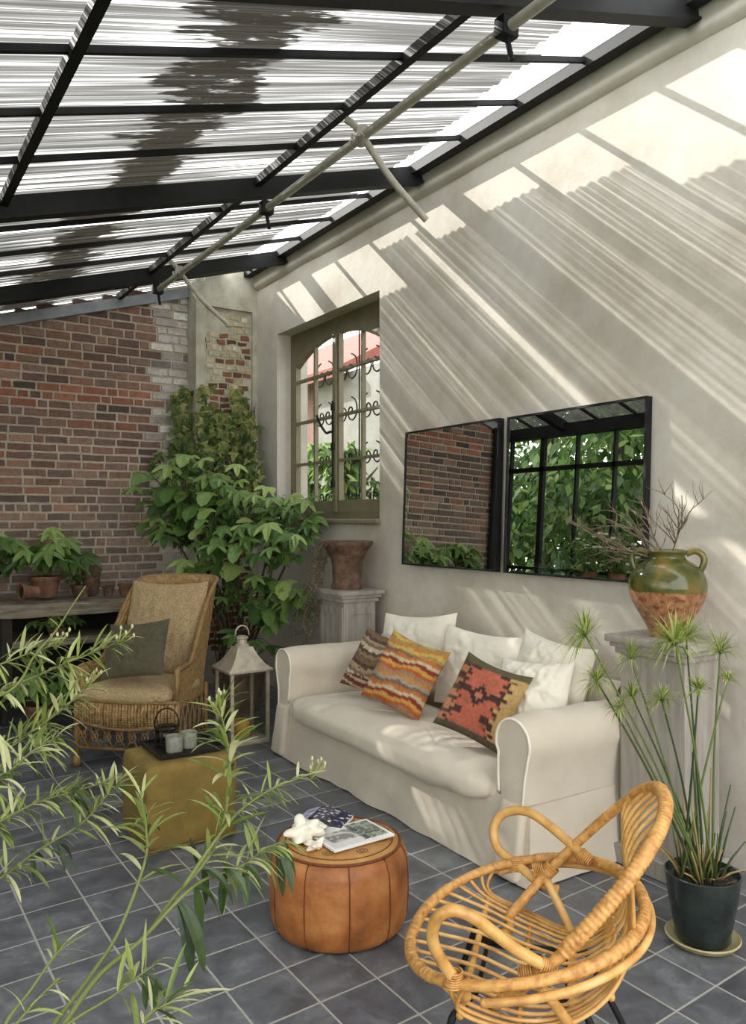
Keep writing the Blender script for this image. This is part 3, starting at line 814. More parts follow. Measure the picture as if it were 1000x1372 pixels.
# ------------------------------------------------------------------ mirrors
MIRR = None
def mirror_mat():
    m, nt, out = newmat('mirror_glass'); g = nd(nt, 'ShaderNodeBsdfGlossy', i_Roughness=0.0); g.inputs[0].default_value = (.82,.84,.83,1)
    nt.links.new(g.outputs[0], out.inputs[0]); return m
MIRR = mirror_mat()
def mirror(y0, y1, z0, z1, label):
    t = thing('wall_mirror', label, 'mirror', (3.243, (y0+y1)/2, z0), rot=(0, rad(2.0), 0), group='pair of black framed mirrors')
    w, h = y1-y0, z1-z0
    b = MB(); f = .012
    for lo, hi in (((-.018,-w/2,0),(.022,-w/2+f,h)), ((-.018,w/2-f,0),(.022,w/2,h)), ((-.018,-w/2+f,0),(.022,w/2-f,f)), ((-.018,-w/2+f,h-f),(.022,w/2-f,h))): b.box(lo, hi)
    b.build('frame', BLACKM, t, smooth=0)
    b = MB(); b.box((-.012,-w/2+f,f),(.0,w/2-f,h-f)); b.build('mirror_glass', MIRR, t, smooth=0)
mirror(3.60, 4.57, 1.235, 2.16, 'square black framed mirror reflecting the brick wall')
mirror(2.535, 3.53, 1.235, 2.155, 'square black framed mirror reflecting the garden glazing and trees')
# ------------------------------------------------------------------ pedestals, jar, urn
def pedestal(label, x0, x1, y0, y1, h, beaded):
    t = thing('pedestal', label, 'pedestal', ((x0+x1)/2, (y0+y1)/2, 0)); hx, hy = (x1-x0)/2, (y1-y0)/2
    b = MB(); b.rbox((-hx,-hy,.08),(hx,hy,h-.07),.004,1); b.build('body', GREYWOOD, t)
    b = MB(); b.rbox((-hx-.03,-hy-.03,0),(hx+.03,hy+.03,.085),.006,1); b.build('plinth', GREYWOOD, t)
    b = MB(); b.rbox((-hx-.018,-hy-.018,h-.085),(hx+.018,hy+.018,h-.055),.008,2); b.rbox((-hx-.034,-hy-.034,h-.056),(hx+.034,hy+.034,h-.032),.008,2); b.rbox((-hx-.05,-hy-.05,h-.033),(hx+.05,hy+.05,h),.006,2); b.build('moulded_top', GREYWOOD, t)
    if beaded:
        b = MB(); m = .045
        for sgn in (-1,):
            for lo, hi in (((-hx-.010,-hy+.012,.13),(-hx,-hy+m,h-.12)), ((-hx-.010,hy-m,.13),(-hx,hy-.012,h-.12)), ((-hx-.010,-hy+m,h-.12-.05),(-hx,hy-m,h-.12)), ((-hx-.010,-hy+m,.13),(-hx,hy-m,.19))): b.box(lo, hi)
            for lo, hi in (((-hx+.012,-hy-.010,.13),(-hx+m,-hy,h-.12)), ((hx-m,-hy-.010,.13),(hx-.012,-hy,h-.12)), ((-hx+m,-hy-.010,h-.17),(hx-m,-hy,h-.12)), ((-hx+m,-hy-.010,.13),(hx-m,-hy,.19))): b.box(lo, hi)
        b.build('raised_panel', GREYWOOD, t, smooth=0)
    return t
pedestal('tall weathered grey pedestal beside the sofa, under the green glazed jar', 2.925, 3.165, 2.085, 2.425, 1.03, False)
pedestal('weathered grey panelled pedestal under the window, behind the sofa', 2.93, 3.20, 4.86, 5.20, 1.04, True)

def jar_mat():
    m, nt, out = newmat('green_glazed_clay'); L = nt.links.new
    tc = nd(nt, 'ShaderNodeTexCoord'); sx = nd(nt, 'ShaderNodeSeparateXYZ'); L(tc.outputs['Object'], sx.inputs[0])
    nz = nd(nt, 'ShaderNodeTexNoise', i_Scale=9, i_Detail=6); L(tc.outputs['Object'], nz.inputs['Vector'])
    a = nd(nt, 'ShaderNodeMath', operation='MULTIPLY_ADD'); a.inputs[1].default_value = .05; L(nz.outputs['Fac'], a.inputs[0]); L(sx.outputs['Z'], a.inputs[2])
    k = nd(nt, 'ShaderNodeMapRange', i_1=.226, i_2=.234); L(a.outputs[0], k.inputs[0])
    g = ramp(nt, [(.3, lin((44,48,24))), (.5, lin((84,86,42))), (.7, lin((128,104,54)))]); L(nz.outputs['Fac'], g.inputs[0])
    n2 = nd(nt, 'ShaderNodeTexNoise', i_Scale=38, i_Detail=5); L(tc.outputs['Object'], n2.inputs['Vector'])
    c = ramp(nt, [(.36, lin((112,72,44))), (.5, lin((158,108,74))), (.68, lin((178,134,98)))]); L(n2.outputs['Fac'], c.inputs[0])
    mx = nd(nt, 'ShaderNodeMix', data_type='RGBA'); L(k.outputs[0], mx.inputs[0]); L(c.outputs[0], mx.inputs[6]); L(g.outputs[0], mx.inputs[7])
    b = nd(nt, 'ShaderNodeBsdfPrincipled'); L(mx.outputs[2], b.inputs['Base Color'])
    r = nd(nt, 'ShaderNodeMapRange', i_3=.38, i_4=.12); L(k.outputs[0], r.inputs[0]); L(r.outputs[0], b.inputs['Roughness'])
    bp = nd(nt, 'ShaderNodeBump', i_Strength=.25, i_Distance=.008); L(nz.outputs['Fac'], bp.inputs['Height']); L(bp.outputs[0], b.inputs['Normal'])
    L(b.outputs[0], out.inputs[0]); return m
JAR = jar_mat()
jar = thing('glazed_jar', 'big two-handled jar, green glaze over bare clay, on the tall grey pedestal', 'jar', (3.035, 2.255, 1.03))
b = MB(); prof = [(.0,.0),(.068,.0),(.074,.01),(.082,.035),(.11,.085),(.145,.145),(.164,.20),(.166,.24),(.152,.285),(.12,.32),(.088,.34),(.076,.352),(.078,.365),(.086,.374),(.088,.382),(.08,.385),(.070,.375),(.066,.35),(.08,.33),(.0,.30)]
P = spline([(p[0],0,p[1]) for p in prf] if False else [(p[0],0,p[1]) for p in prof], 4)
b.lathe([(max(0,q.x),q.z) for q in P], 56); b.build('body', JAR, jar, smooth=180)
for sgn in (-1, 1):
    a = rad(-56)
    d = Vector((math.cos(a)*sgn, math.sin(a)*sgn, 0))
    pts = spline([d*.078+Vector((0,0,.368)), d*.115+Vector((0,0,.382)), d*.146+Vector((0,0,.362)), d*.15+Vector((0,0,.33)), d*.137+Vector((0,0,.296))], 6)
    b = MB(); b.tube(pts, .0145, 9); b.build('handle', JAR, jar, smooth=180)
tw = thing('dry_branches', 'bare twisted dry branches standing in the green glazed jar', 'branches', (3.035, 2.255, 1.36))
b = MB()
def twig(p, d, L_, r, depth):
    pts = [Vector(p)]; d = Vector(d).normalized(); n = 7
    for i in range(n):
        d = (d+Vector((R.uniform(-.3,.3),R.uniform(-.3,.3),R.uniform(-.22,.26)))).normalized(); pts.append(pts[-1]+d*L_/n)
        if pts[-1].x > 3.16: d.x = -abs(d.x); pts[-1].x = 3.16
    b.tube(pts, [r*(1-.65*i/n) for i in range(n+1)], 5)
    if depth:
        for k in range(4): twig(pts[R.randint(2,n-1)], d+Vector((R.uniform(-.9,.5),R.uniform(-.9,.9),R.uniform(-.3,.7))), L_*.55, r*.6, depth-1)
for d in ((-.55,.75,.22),(-.8,.5,.30),(-.7,.2,.55),(-.35,.9,.35),(.05,-.2,1),(-.5,-.35,.6),(-.2,.4,.9)):
    twig((3.035+R.uniform(-.02,.02),2.255+R.uniform(-.02,.02),1.365), d, R.uniform(.26,.36), .005, 2)
b.build('twigs', DRYTWIG, tw, world=True, smooth=180)

urn = thing('terracotta_urn', 'rusty brown flared urn on the panelled pedestal under the window', 'urn', (3.06, 5.03, 1.04))
b = MB(); prof = [(0,0),(.115,0),(.118,.03),(.105,.05),(.108,.10),(.112,.17),(.122,.225),(.15,.275),(.182,.315),(.192,.335),(.188,.352),(.17,.352),(.14,.30),(.0,.28)]
b.lathe(prof, 40, fn=lambda a, i: 1+.025*noise.noise((math.cos(a)*2, math.sin(a)*2, i*.7))); b.build('body', RUST, urn, smooth=50)
b = MB(); b.lathe([(0,.302),(.10,.304),(.139,.303)], 24); b.build('soil', SOIL, urn)
tv = thing('trailing_plant', 'dry grey-green trailing plant hanging down beside the rusty urn', 'plant', (2.96, 5.1, 1.36))
b = MB(); bs = MB()
def small_leaf(b, p, d, L_, W, t, up=None):
    d = Vector(d).normalized(); up = Vector(up) if up else Vector((R.uniform(-.5,.5),R.uniform(-.5,.5),1))
    s = d.cross(up); s = s.normalized() if s.length > 1e-4 else d.orthogonal().normalized(); n = s.cross(d)
    p = Vector(p); f = -.12*L_
    b.add([p, p+d*L_*.4+s*W/2+n*f, p+d*L_*.45, p+d*L_*.4-s*W/2+n*f, p+d*L_-n*L_*.12], [(0,1,2),(0,2,3),(1,4,2),(2,4,3)], t)
for k in range(20):
    a = R.uniform(PI*.45, PI*1.1); r0 = .16; p = Vector((3.06+r0*math.cos(a), 5.03+r0*math.sin(a), 1.385))
    L_ = R.uniform(.25,.75); o = Vector((math.cos(a),math.sin(a),0))
    pts = [Vector((3.06,5.03,1.345))+o*.08, p+Vector((0,0,.012)), p+o*.05+Vector((0,0,-.02))]
    q = pts[-1].copy()
    while q.z > 1.385-L_:
        q = q+Vector((R.uniform(-.020,.010),R.uniform(-.018,.026),-.033)); pts.append(q.copy())
        for m in range(3): small_leaf(b, q+Vector((R.uniform(-.01,.01),)*3), (R.uniform(-1,1),R.uniform(-1,1),R.uniform(-.8,.4)), R.uniform(.015,.028), .012, R.random())
    bs.tube(pts, .0022, 4)
b.build('leaves', DRYVINE, tv, world=True, smooth=0, recalc=False); bs.build('stems', DRYTWIG, tv, world=True, smooth=180)

# ------------------------------------------------------------------ floor lantern with candle
lan = thing('floor_lantern', 'tall metal and glass lantern standing between armchair and sofa', 'lantern', (2.30, 5.20, 0))
LMET = M('brushed_pewter', [(164,154,132),(200,190,170)], scale=18, rough=.4, metal=.2, bump=.1)
hw = .145
b = MB(); b.rbox((-hw,-hw,.0),(hw,hw,.035),.006); b.build('base', LMET, lan)
for x in (-1,1):
    for y in (-1,1):
        b = MB(); b.box((x*(hw-.012)-.011,y*(hw-.012)-.011,.035),(x*(hw-.012)+.011,y*(hw-.012)+.011,.50)); b.build('post', LMET, lan, smooth=0)
b = MB()
for a,c in (((-hw,-hw,.045),(hw,-hw,.045)),): pass
rw = .165
b.rbox((-rw,-rw,.498),(rw,rw,.518),.004,1); v0=[(-rw,-rw,.518),(rw,-rw,.518),(rw,rw,.518),(-rw,rw,.518)]; 
lev = [(rw-.01,.518),(.115,.555),(.085,.60),(.062,.645),(.058,.66)]
vs=[]; 
for r_, z in lev: vs += [(-r_,-r_,z),(r_,-r_,z),(r_,r_,z),(-r_,r_,z)]
fs=[]
for i in range(len(lev)-1):
    for k in range(4): fs.append((i*4+k,i*4+(k+1)%4,(i+1)*4+(k+1)%4,(i+1)*4+k))
fs.append(tuple(range(len(vs)-4,len(vs)))); b.add(vs,fs); b.build('roof', LMET, lan, smooth=20)
b = MB(); b.lathe([(.0,.655),(.05,.655),(.05,.672),(.036,.68),(.034,.71),(.044,.716),(.044,.726),(.025,.735),(.0,.738)], 24); b.build('chimney', LMET, lan, smooth=40)
b = MB(); b.tube([(.05*math.cos(t*PI/8+PI/4*0)*.7, .05*math.cos(t*PI/8)*.7, .745+.06*math.sin(t*PI/8)+.02) if False else (.052*math.cos(PI*t/10-PI*0), 0, .735+.07*abs(math.sin(PI*t/10))**.8) for t in range(11)], .006, 8); b.build('ring_handle', LMET, lan, smooth=180)
for i,(lo,hi) in enumerate((((-hw+.01,-hw+.02,.036),(-hw+.013,hw-.02,.497)),((hw-.013,-hw+.02,.036),(hw-.01,hw-.02,.497)),((-hw+.02,-hw+.01,.036),(hw-.02,-hw+.013,.497)),((-hw+.02,hw-.013,.036),(hw-.02,hw-.01,.497)))):
    b = MB(); b.box(lo,hi); b.build('glass_pane', CLEAR, lan, smooth=0)
WAX = M('yellow_wax', [(186,140,48),(206,164,70)], scale=10, rough=.5)
cd = thing('candle', 'thick yellow candle standing inside the floor lantern', 'candle', (2.30,5.20,.036))
b = MB(); b.lathe([(0,0),(.058,0),(.06,.008),(.06,.105),(.055,.112),(.035,.104),(0,.10)], 32); b.build('wax', WAX, cd, smooth=50)
b = MB(); b.tube([(0,0,.09),(.002,0,.115)], .002, 5); b.build('wick', BLACKM, cd)

# ------------------------------------------------------------------ mustard cube pouf with tray
cube = MB()
def cf(p):
    q = Vector(p); k = .006*noise.noise(q*6)+.002*noise.noise(q*16); c = Vector((1.366,3.86,.2)); d = (q-c)
    return tuple(q+d.normalized()*(k-.004*0))
bm_ = MB()
bm = bmesh.new(); bmesh.ops.create_cube(bm, size=1)
for v in bm.verts: v.co = Vector((1.366+v.co.x*.452, 3.855+v.co.y*.43, .202+v.co.z*.40))
bmesh.ops.subdivide_edges(bm, edges=bm.edges[:], cuts=12, use_grid_fill=True)
for v in bm.verts:      # soft corners and slightly swollen faces
    l_ = Vector(((v.co.x-1.366)/.226, (v.co.y-3.855)/.215, (v.co.z-.202)/.20))
    k = sum(abs(x)**16 for x in l_)**(1/16)
    sc_ = (1/max(k,1e-6)) if k > 1 else 1
    l_ *= sc_
    v.co = Vector((1.366+l_.x*.226, 3.855+l_.y*.215, .202+l_.z*.2)); v.co += l_*.5*(.008*noise.noise(v.co*7))
b = MB(); bm.verts.index_update(); b.add([tuple(v.co) for v in bm.verts], [tuple(v.index for v in f.verts) for f in bm.faces]); bm.free()
cp = thing('cube_pouf', 'mustard yellow cloth cube pouf in front of the wicker armchair', 'pouf', (1.366,3.855,0))
b.build('cover', MUSTARD, cp, world=True, smooth=180)
b = MB()
for a_,c_ in (((-1,-1),(1,-1)),((1,-1),(1,1)),((1,1),(-1,1)),((-1,1),(-1,-1))):
    for z in (.012,):
        b.tube([(1.366+(a_[0]+(c_[0]-a_[0])*i/10)*.215,3.855+(a_[1]+(c_[1]-a_[1])*i/10)*.204,z) for i in range(11)], .006, 6)
b.build('piping', MUSTARD, cp, world=True)
tray = MB(); TX, TY, TZ = 1.39, 3.875, .409
tray.rbox((TX-.165,TY-.155,TZ),(TX+.165,TY+.155,TZ+.008),.003,1)
for lo,hi in (((TX-.165,TY-.155,TZ+.008),(TX-.157,TY+.155,TZ+.022)),((TX+.157,TY-.155,TZ+.008),(TX+.165,TY+.155,TZ+.022)),((TX-.157,TY-.155,TZ+.008),(TX+.157,TY-.147,TZ+.022)),((TX-.157,TY+.147,TZ+.008),(TX+.157,TY+.155,TZ+.022))): tray.box(lo,hi)
tag(tray.build('serving_tray', M('black_lacquer',[(16,16,17),(24,24,25)],rough=.3), smooth=0), 'square black tray lying on the mustard cube pouf', 'tray')
FROST = M('frosted_glass', [(150,150,138),(186,186,172)], scale=60, rough=.35, transl=.35)
for x, y, lb in ((1.32,3.79,'ribbed frosted tealight glass at the front edge of the black tray'),(1.405,3.825,'frosted tealight glass at the back of the black tray, right of its twin')):
    g = thing('tealight_glass', lb, 'candle holder', (x,y,TZ+.0085), group='tealight glasses on the tray')
    b = MB(); b.lathe([(0,0),(.036,0),(.04,.006),(.041,.08),(.038,.08),(.036,.012),(0,.01)], 40, fn=lambda a,i: 1+.015*math.cos(a*20)); b.build('glass', FROST, g, smooth=60)
    b = MB(); b.lathe([(0,.013),(.034,.013),(.034,.055),(0,.055)], 24); b.build('wax', M('pale_wax',[(200,194,170)],rough=.5), g)
bk = thing('wire_lantern', 'small dark wire lantern with bail handle at the back of the tray', 'lantern', (1.335,3.945,TZ+.0085))
SMOKE = glass_mat('smoked_glass', (.45,.48,.44,1))
b = MB(); b.lathe([(0,0),(.058,0),(.06,.004),(.06,.012),(0,.012)], 32)
for z in (.085,): b.tube([(.06*math.cos(t*PI/16),.06*math.sin(t*PI/16),z) for t in range(32)], .004, 6, closed=True)
for k in range(8): b.tube([(.06*math.cos(k*PI/4),.06*math.sin(k*PI/4),.01),(.06*math.cos(k*PI/4),.06*math.sin(k*PI/4),.085)], .0025, 5)
b.build('frame', BLACKM, bk, smooth=40)
b = MB(); b.lathe([(.054,.013),(.054,.082)], 28); b.build('glass', SMOKE, bk, smooth=180)
b = MB(); b.tube([(.061*math.cos(rad(-30))*math.cos(t*PI/14), .061*math.sin(rad(-30))*math.cos(t*PI/14), .085+.095*abs(math.sin(t*PI/14))**.75) for t in range(15)], .004, 6); b.build('handle', BLACKM, bk, smooth=180)

# ------------------------------------------------------------------ leather pouf and what lies on it
pf = thing('leather_pouf', 'round tan leather pouf in front of the sofa', 'pouf', (1.573,2.645,0))
NP = 10
def pfn(a, i): 
    s_ = abs(math.sin(a*NP/2+.4)); return 1-.018*(1-s_)**3+.006*noise.noise((math.cos(a)*4,math.sin(a)*4,i*.3))
prof = spline([(p[0],0,p[1]) for p in [(.0,.004),(.20,.004),(.245,.015),(.262,.06),(.268,.13),(.267,.2),(.262,.26),(.25,.295),(.232,.315)]],4)
b = MB(); b.lathe([(max(0,q.x),q.z) for q in prof], 120, fn=pfn); b.build('side_panels', LEATHER, pf, smooth=180)
prof = spline([(p[0],0,p[1]) for p in [(.236,.313),(.222,.322),(.18,.332),(.1,.338),(.0,.34)]],4)
b = MB(); b.lathe([(max(0,q.x),q.z) for q in prof], 96, fn=lambda a,i: 1+.004*noise.noise((math.cos(a)*5,math.sin(a)*5,i))); b.build('top_panel', LEATHER_TOP, pf, smooth=180)
b = MB(); b.tube([(.234*math.cos(t*PI/36),.234*math.sin(t*PI/36),.318) for t in range(72)], .0055, 7, closed=True); b.tube([(.206*math.cos(t*PI/36),.206*math.sin(t*PI/36),.3275) for t in range(72)], .0022, 5, closed=True)
b.build('welt', SEAM, pf, smooth=180)
b = MB()
for k in range(NP):
    a = (k*2*PI-.8)/NP
    b.tube([(math.cos(a)*r_, math.sin(a)*r_, z_) for r_, z_ in ((.243,.012),(.2605,.06),(.2665,.13),(.2655,.2),(.2605,.26),(.249,.294),(.234,.314))], .0026, 5)
for k in range(8):      # tooled rosettes
    a = k*PI/4; c0 = (math.cos(a)*.165, math.sin(a)*.165)
    b.tube([(c0[0]+.02*math.cos(t*PI/8), c0[1]+.02*math.sin(t*PI/8), .3345) for t in range(16)], .0012, 4, closed=True)
    b.tube([(c0[0]+.009*math.cos(t*PI/5), c0[1]+.009*math.sin(t*PI/5), .3352) for t in range(10)], .0012, 4, closed=True)
b.build('stitching', SEAM, pf, smooth=180)
PAPER = M('printed_paper', [(0,0,0)], scale=40, rough=.35, attr='col', var=.1)
def sheetprint(fn, w, h, t, n=40, m=30, bend=0):
    b = MB()
    vs=[]; cs=[]
    for j in range(m+1):
        for i in range(n+1):
            u, v = i/n, j/m; vs.append(((u-.5)*w,(v-.5)*h,t+bend*math.sin(PI*u))); cs.append(tuple(lin(fn(u,v))[:3]))
    fs = [(j*(n+1)+i, j*(n+1)+i+1, (j+1)*(n+1)+i+1, (j+1)*(n+1)+i) for j in range(m) for i in range(n)]
    b.add(vs, fs, cs)
    k = len(vs); wh = tuple(lin((232,230,226))[:3])
    b.add([(-w/2,-h/2,0),(w/2,-h/2,0),(w/2,h/2,0),(-w/2,h/2,0),(-w/2,-h/2,t),(w/2,-h/2,t),(w/2,h/2,t),(-w/2,h/2,t)], [(3,2,1,0),(0,1,5,4),(1,2,6,5),(2,3,7,6),(3,0,4,7)], wh)
    return b
def pg(u, v):
    if u < .04 or u > .95 or v < .06 or v > .94: return (238,236,232)
    if u > .55:
        if v < .12: return (238,236,232)
        n_ = noise.noise((u*9,v*7,1)); 
        return (86,96,84) if n_ > .15 else ((150,160,142) if n_ > -.2 else (52,58,54))
    if .3 < v < .8 and u > .12: 
        n_ = noise.noise((u*10,v*8,4)); return (188,186,178) if n_ > 0 else (120,116,108)
    return (226,224,220) if int(v*28) % 2 else (196,194,190)
mg = sheetprint(pg, .27, .19, .008); o = mg.build('magazine', PAPER, smooth=0, loc=(1.60,2.60,.3415), rot=(0,0,rad(2))); tag(o, 'white magazine with a green photograph on the leather pouf', 'magazine')
def pk(u, v):
    n_ = noise.noise((u*5,v*5,2)); n2 = noise.noise((u*13,v*13,7))
    if u < .3: return (176,172,196) if n_ > -.2 else (120,116,150)
    if n2 > .3: return (208,204,206)
    return (38,32,72) if n_ > -.1 else (22,20,30)
pkb = sheetprint(pk, .20, .14, .012, bend=.026); o = pkb.build('magazine', PAPER, smooth=0, loc=(1.585,2.785,.3405), rot=(0,0,rad(-52))); tag(o, 'dark violet magazine lying at the far side of the leather pouf', 'magazine')
CORAL = M('white_coral', [(226,218,196),(240,234,218)], scale=30, rough=.7, bump=.8, bscale=60, dist=.006)
def coral(name, label, c, r, spikes, seed):
    b = MB(); rr = random.Random(seed); sp = [Vector((rr.gauss(0,1),rr.gauss(0,1),rr.gauss(.25,.6))).normalized() for _ in range(spikes)]
    def f(u, v):
        a = 2*PI*u; e = -PI/2+PI*v; d = Vector((math.cos(a)*math.cos(e), math.sin(a)*math.cos(e), math.sin(e)))
        k = .55+.7*max(max(0, d.dot(s))**14 for s in sp)+.12*noise.noise(d*3)
        p = d*r*k; return (p.x*1.2, p.y*1.2, max(0, p.z*.75+r*.38))
    b.grid(f, 48, 26, closed_u=True); o = b.build(name, CORAL, smooth=60, loc=c); tag(o, label, 'coral'); return o
coral('white_coral', 'larger knobbly white coral piece beside the magazines on the pouf', (1.447,2.70,.341), .062, 15, 3)
coral('white_coral', 'small white shell-like coral piece at the pouf\'s near edge', (1.435,2.575,.340), .032, 7, 5)

# ------------------------------------------------------------------ rattan hoop chair in front
CH = Vector((1.622, 1.683, .416)); PH = 2.31
FV = Vector((math.cos(PH), math.sin(PH), 0)); LV = Vector((FV.y, -FV.x, 0)); UP = Vector((0,0,1))
ch = thing('rattan_chair', 'golden rattan hoop chair with slatted seat on black metal legs', 'chair', (CH.x, CH.y, 0))
A_, B_, TILT, N_, EGG = .368, .334, -.233, 2.15, .024
FW = FV*math.cos(TILT)+UP*math.sin(TILT)
def sgp(c, e): return math.copysign(abs(c)**e, c)
def hoop(t, k=1.0, dz=0):
    u, w_ = sgp(math.cos(t), 2/N_), sgp(math.sin(t), 2/N_)
    return CH+LV*(u*A_*k*(1+EGG*w_))+FW*(w_*B_*k)-UP*(.006*(w_*w_-u*u))+UP*dz
AL, OFF, A2, WT, WB_, TP, N2, BEND = .835, -.054, .308, .491, .202, 1.233, 2.476, .033
WD_ = -FV*math.cos(AL)+UP*math.sin(AL); NN = FV*math.sin(AL)+UP*math.cos(AL)
def backu(w_): return A2*max(0,1-abs(w_/WT)**N2)**(1/N2) if w_ > 0 else A2*(1+TP*w_)
def backp(w_, u): return CH+FV*OFF+WD_*w_+LV*u+NN*(BEND*w_*w_)
def cane(b, pts, r, per=6, closed=False, n=9): b.tube(spline(pts, per, closed), r, n, closed)
b = MB()
ring = [hoop(2*PI*i/420) for i in range(420)]
b.tube(ring, [.0145+(.003*abs(math.sin(i*.9)) if (60 < i < 165 or i > 235) else 0) for i in range(420)], 10, closed=True)
b.build('seat_hoop', CANE_WRAP, ch, world=True, smooth=180)
b = MB(); cane(b, [hoop(2*PI*i/60, 1.055, -.030) for i in range(28, 61)]+[hoop(2*PI*i/60, 1.055, -.03) for i in range(1,4)], .011, 4); b.build('outer_hoop', CANE, ch, world=True, smooth=180)
W = []
for i in range(31): W.append((-WB_*(1-i/30), -1))
top = []
for i in range(1, 61):
    th = PI/2*i/60; top.append((WT*math.sin(th), -1))
path = [backp(w_, s_*backu(w_)) for w_, s_ in W+top]+[backp(w_, -s_*backu(w_)) for w_, s_ in (W+top)[::-1][1:]]
tail = lambda q: [Vector((CH.x,CH.y,0))+LV*(q*.14)+FV*.085+UP*.272, Vector((CH.x,CH.y,0))+LV*(q*.19)+FV*.06+UP*.272]
path = tail(-1)+path[3:-3]+tail(1)[::-1]
path = spline(path, 3); m = len(path)
b = MB(); b.tube(path, [.015+(.0025+.0032*abs(math.sin(i*.8)) if .2 < i/m < .64 else 0) for i in range(m)], 10)
b.build('back_hoop', CANE_WRAP, ch, world=True, smooth=180)
arm_far = [(1.91,1.83,.355),(1.87,1.88,.373),(1.857,1.966,.403),(1.845,2.041,.427),(1.852,2.075,.476),(1.869,2.067,.524),(1.89,2.027,.554),(1.909,1.968,.565),(1.922,1.898,.548),(1.933,1.814,.515),(1.94,1.745,.483)]
arm_near = [(1.30,1.555,.345),(1.267,1.566,.399),(1.23,1.57,.453),(1.2,1.567,.512),(1.192,1.552,.56),(1.2,1.532,.593),(1.226,1.509,.604),(1.264,1.487,.585),(1.318,1.47,.538),(1.371,1.451,.492),(1.445,1.42,.44)]
for a in (arm_far, arm_near):
    b = MB(); cane(b, a, .0155, 6, n=10); b.build('armrest', CANE, ch, world=True, smooth=180)
# slats: from the front rim, down through the bowl and up the back
def slat_pts(sv):
    th = PI/2 - sv*1.22
    F = hoop(th); 
    uf = (F-CH).dot(LV)
    ub = sv*.215; w_ = WT*max(0.02,(1-(abs(ub)/A2)**N2))**(1/N2)
    D = backp(w_, ub)
    u2 = uf*.80
    loc = lambda u, v, z: Vector((CH.x, CH.y, 0))+LV*u+FV*v+UP*z
    return [F, loc(uf*.96, .14, .315), loc(uf*.88, .0, .272), loc(u2*.85, -.13, .268), loc(u2*.70, -.23, .335), loc(u2*.55, -.285, .45), backp(.33, ub*1.05)-NN*.01, D]
b = MB()
NS = 17
for i in range(NS):
    q_ = slat_pts(-1+2*i/(NS-1))
    cane(b, q_ if i % 2 == 0 else q_[:5]+[q_[4].lerp(q_[5],.35)], .0062, 7, n=6)
b.build('slats', CANE, ch, world=True, smooth=180)
# cross canes that tie the slats
b = MB()
for k, rr in ((1,.010),(2,.009),(3,.014),(4,.010)):
    pts = [slat_pts(-1+2*i/12)[k]-UP*.012 for i in range(13)]
    b.tube(spline(pts,4), rr, 8)
b.build('cross_canes', CANE, ch, world=True, smooth=180)
for s_ in (-1, 1):
    b = MB(); p = backp(-.02, s_*backu(-.02)); q = slat_pts(s_*.95)[3]
    cane(b, [p, p.lerp(q,.5), q-UP*.01], .0135, 4); b.build('strut', CANE, ch, world=True, smooth=180)
# cane lashings at the joints
def lash(p, d, r, n=6, pitch=.006):
    b = MB()
    d = Vector(d).normalized(); u = d.orthogonal().normalized(); v = d.cross(u)
    b.tube([Vector(p)+d*(pitch*(t/12-n/2))+(u*math.cos(t*PI/6)+v*math.sin(t*PI/6))*r for t in range(12*n)], .003, 4)
    b.build('lashing', CANE_WRAP, ch, world=True, smooth=180)
for s_ in (-1,1):
    p = backp(0, s_*backu(0)); lash(p, WD_, .022, 8); lash(p+FV*.03, FW, .020, 6)
for p, d in ((arm_near[1], (0,0,1)), (arm_far[2], (0,0,1)), (arm_near[-1], (.7,-.5,-.4)), (arm_far[-1], (.2,-.8,-.4))): lash(p, d, .020, 7)
def loc(u, v, z): return Vector((CH.x, CH.y, 0))+LV*u+FV*v+UP*z
for su, sv, tv_ in ((-1,1,1),(1,1,1),(-1,-1,1),(1,-1,1)):
    b = MB(); top_ = loc(su*.13, sv*.12, .258); k = loc(su*(.25 if sv > 0 else .16), sv*.17, .245); ft = loc(su*(.33 if sv > 0 else .18), sv*.27-.025, .0)
    b.tube(spline([top_, top_.lerp(k,.7), k, k.lerp(ft,.15), ft],5), .0105, 8)
    b.build('leg', BLACKM, ch, world=True, smooth=180)
b = MB()
for s_ in (-1,1): b.tube([loc(s_*.268,.19,.187), loc(s_*.163,-.20,.187)], .008, 7)
b.tube([loc(-.13,.12,.256), loc(.13,.12,.256), loc(.13,-.12,.256), loc(-.13,-.12,.256)], .009, 7, closed=True)
b.build('leg_frame', BLACKM, ch, world=True, smooth=60)

# ------------------------------------------------------------------ papyrus in its dark pot
GLZ = M('black_glazed_clay', [(22,28,28),(38,46,44),(52,58,52)], scale=8, rough=.16, bump=.15, bscale=12)
SAUC = M('straw_glaze', [(160,148,104),(192,182,136)], scale=10, rough=.35)
PC = (2.62, 1.795)
sa = MB(); sa.lathe([(0,0),(.10,0),(.118,.008),(.132,.026),(.128,.03),(.112,.014),(.0,.010)], 48); o = sa.build('plant_saucer', SAUC, smooth=60, loc=(PC[0],PC[1],0)); tag(o, 'straw coloured saucer under the papyrus pot', 'saucer')
pap = thing('potted_papyrus', 'papyrus with feathery heads in a glossy dark pot behind the rattan chair', 'potted plant', (PC[0],PC[1],.012))
b = MB(); b.lathe([(0,0),(.090,0),(.098,.012),(.097,.03),(.104,.06),(.122,.16),(.130,.225),(.134,.245),(.128,.248),(.118,.225),(.0,.215)], 56); b.build('pot', GLZ, pap, smooth=50)
b = MB(); b.lathe([(0,.222),(.06,.228),(.117,.222)], 24); b.build('soil', SOIL, pap)
sb = MB(); fb = MB()
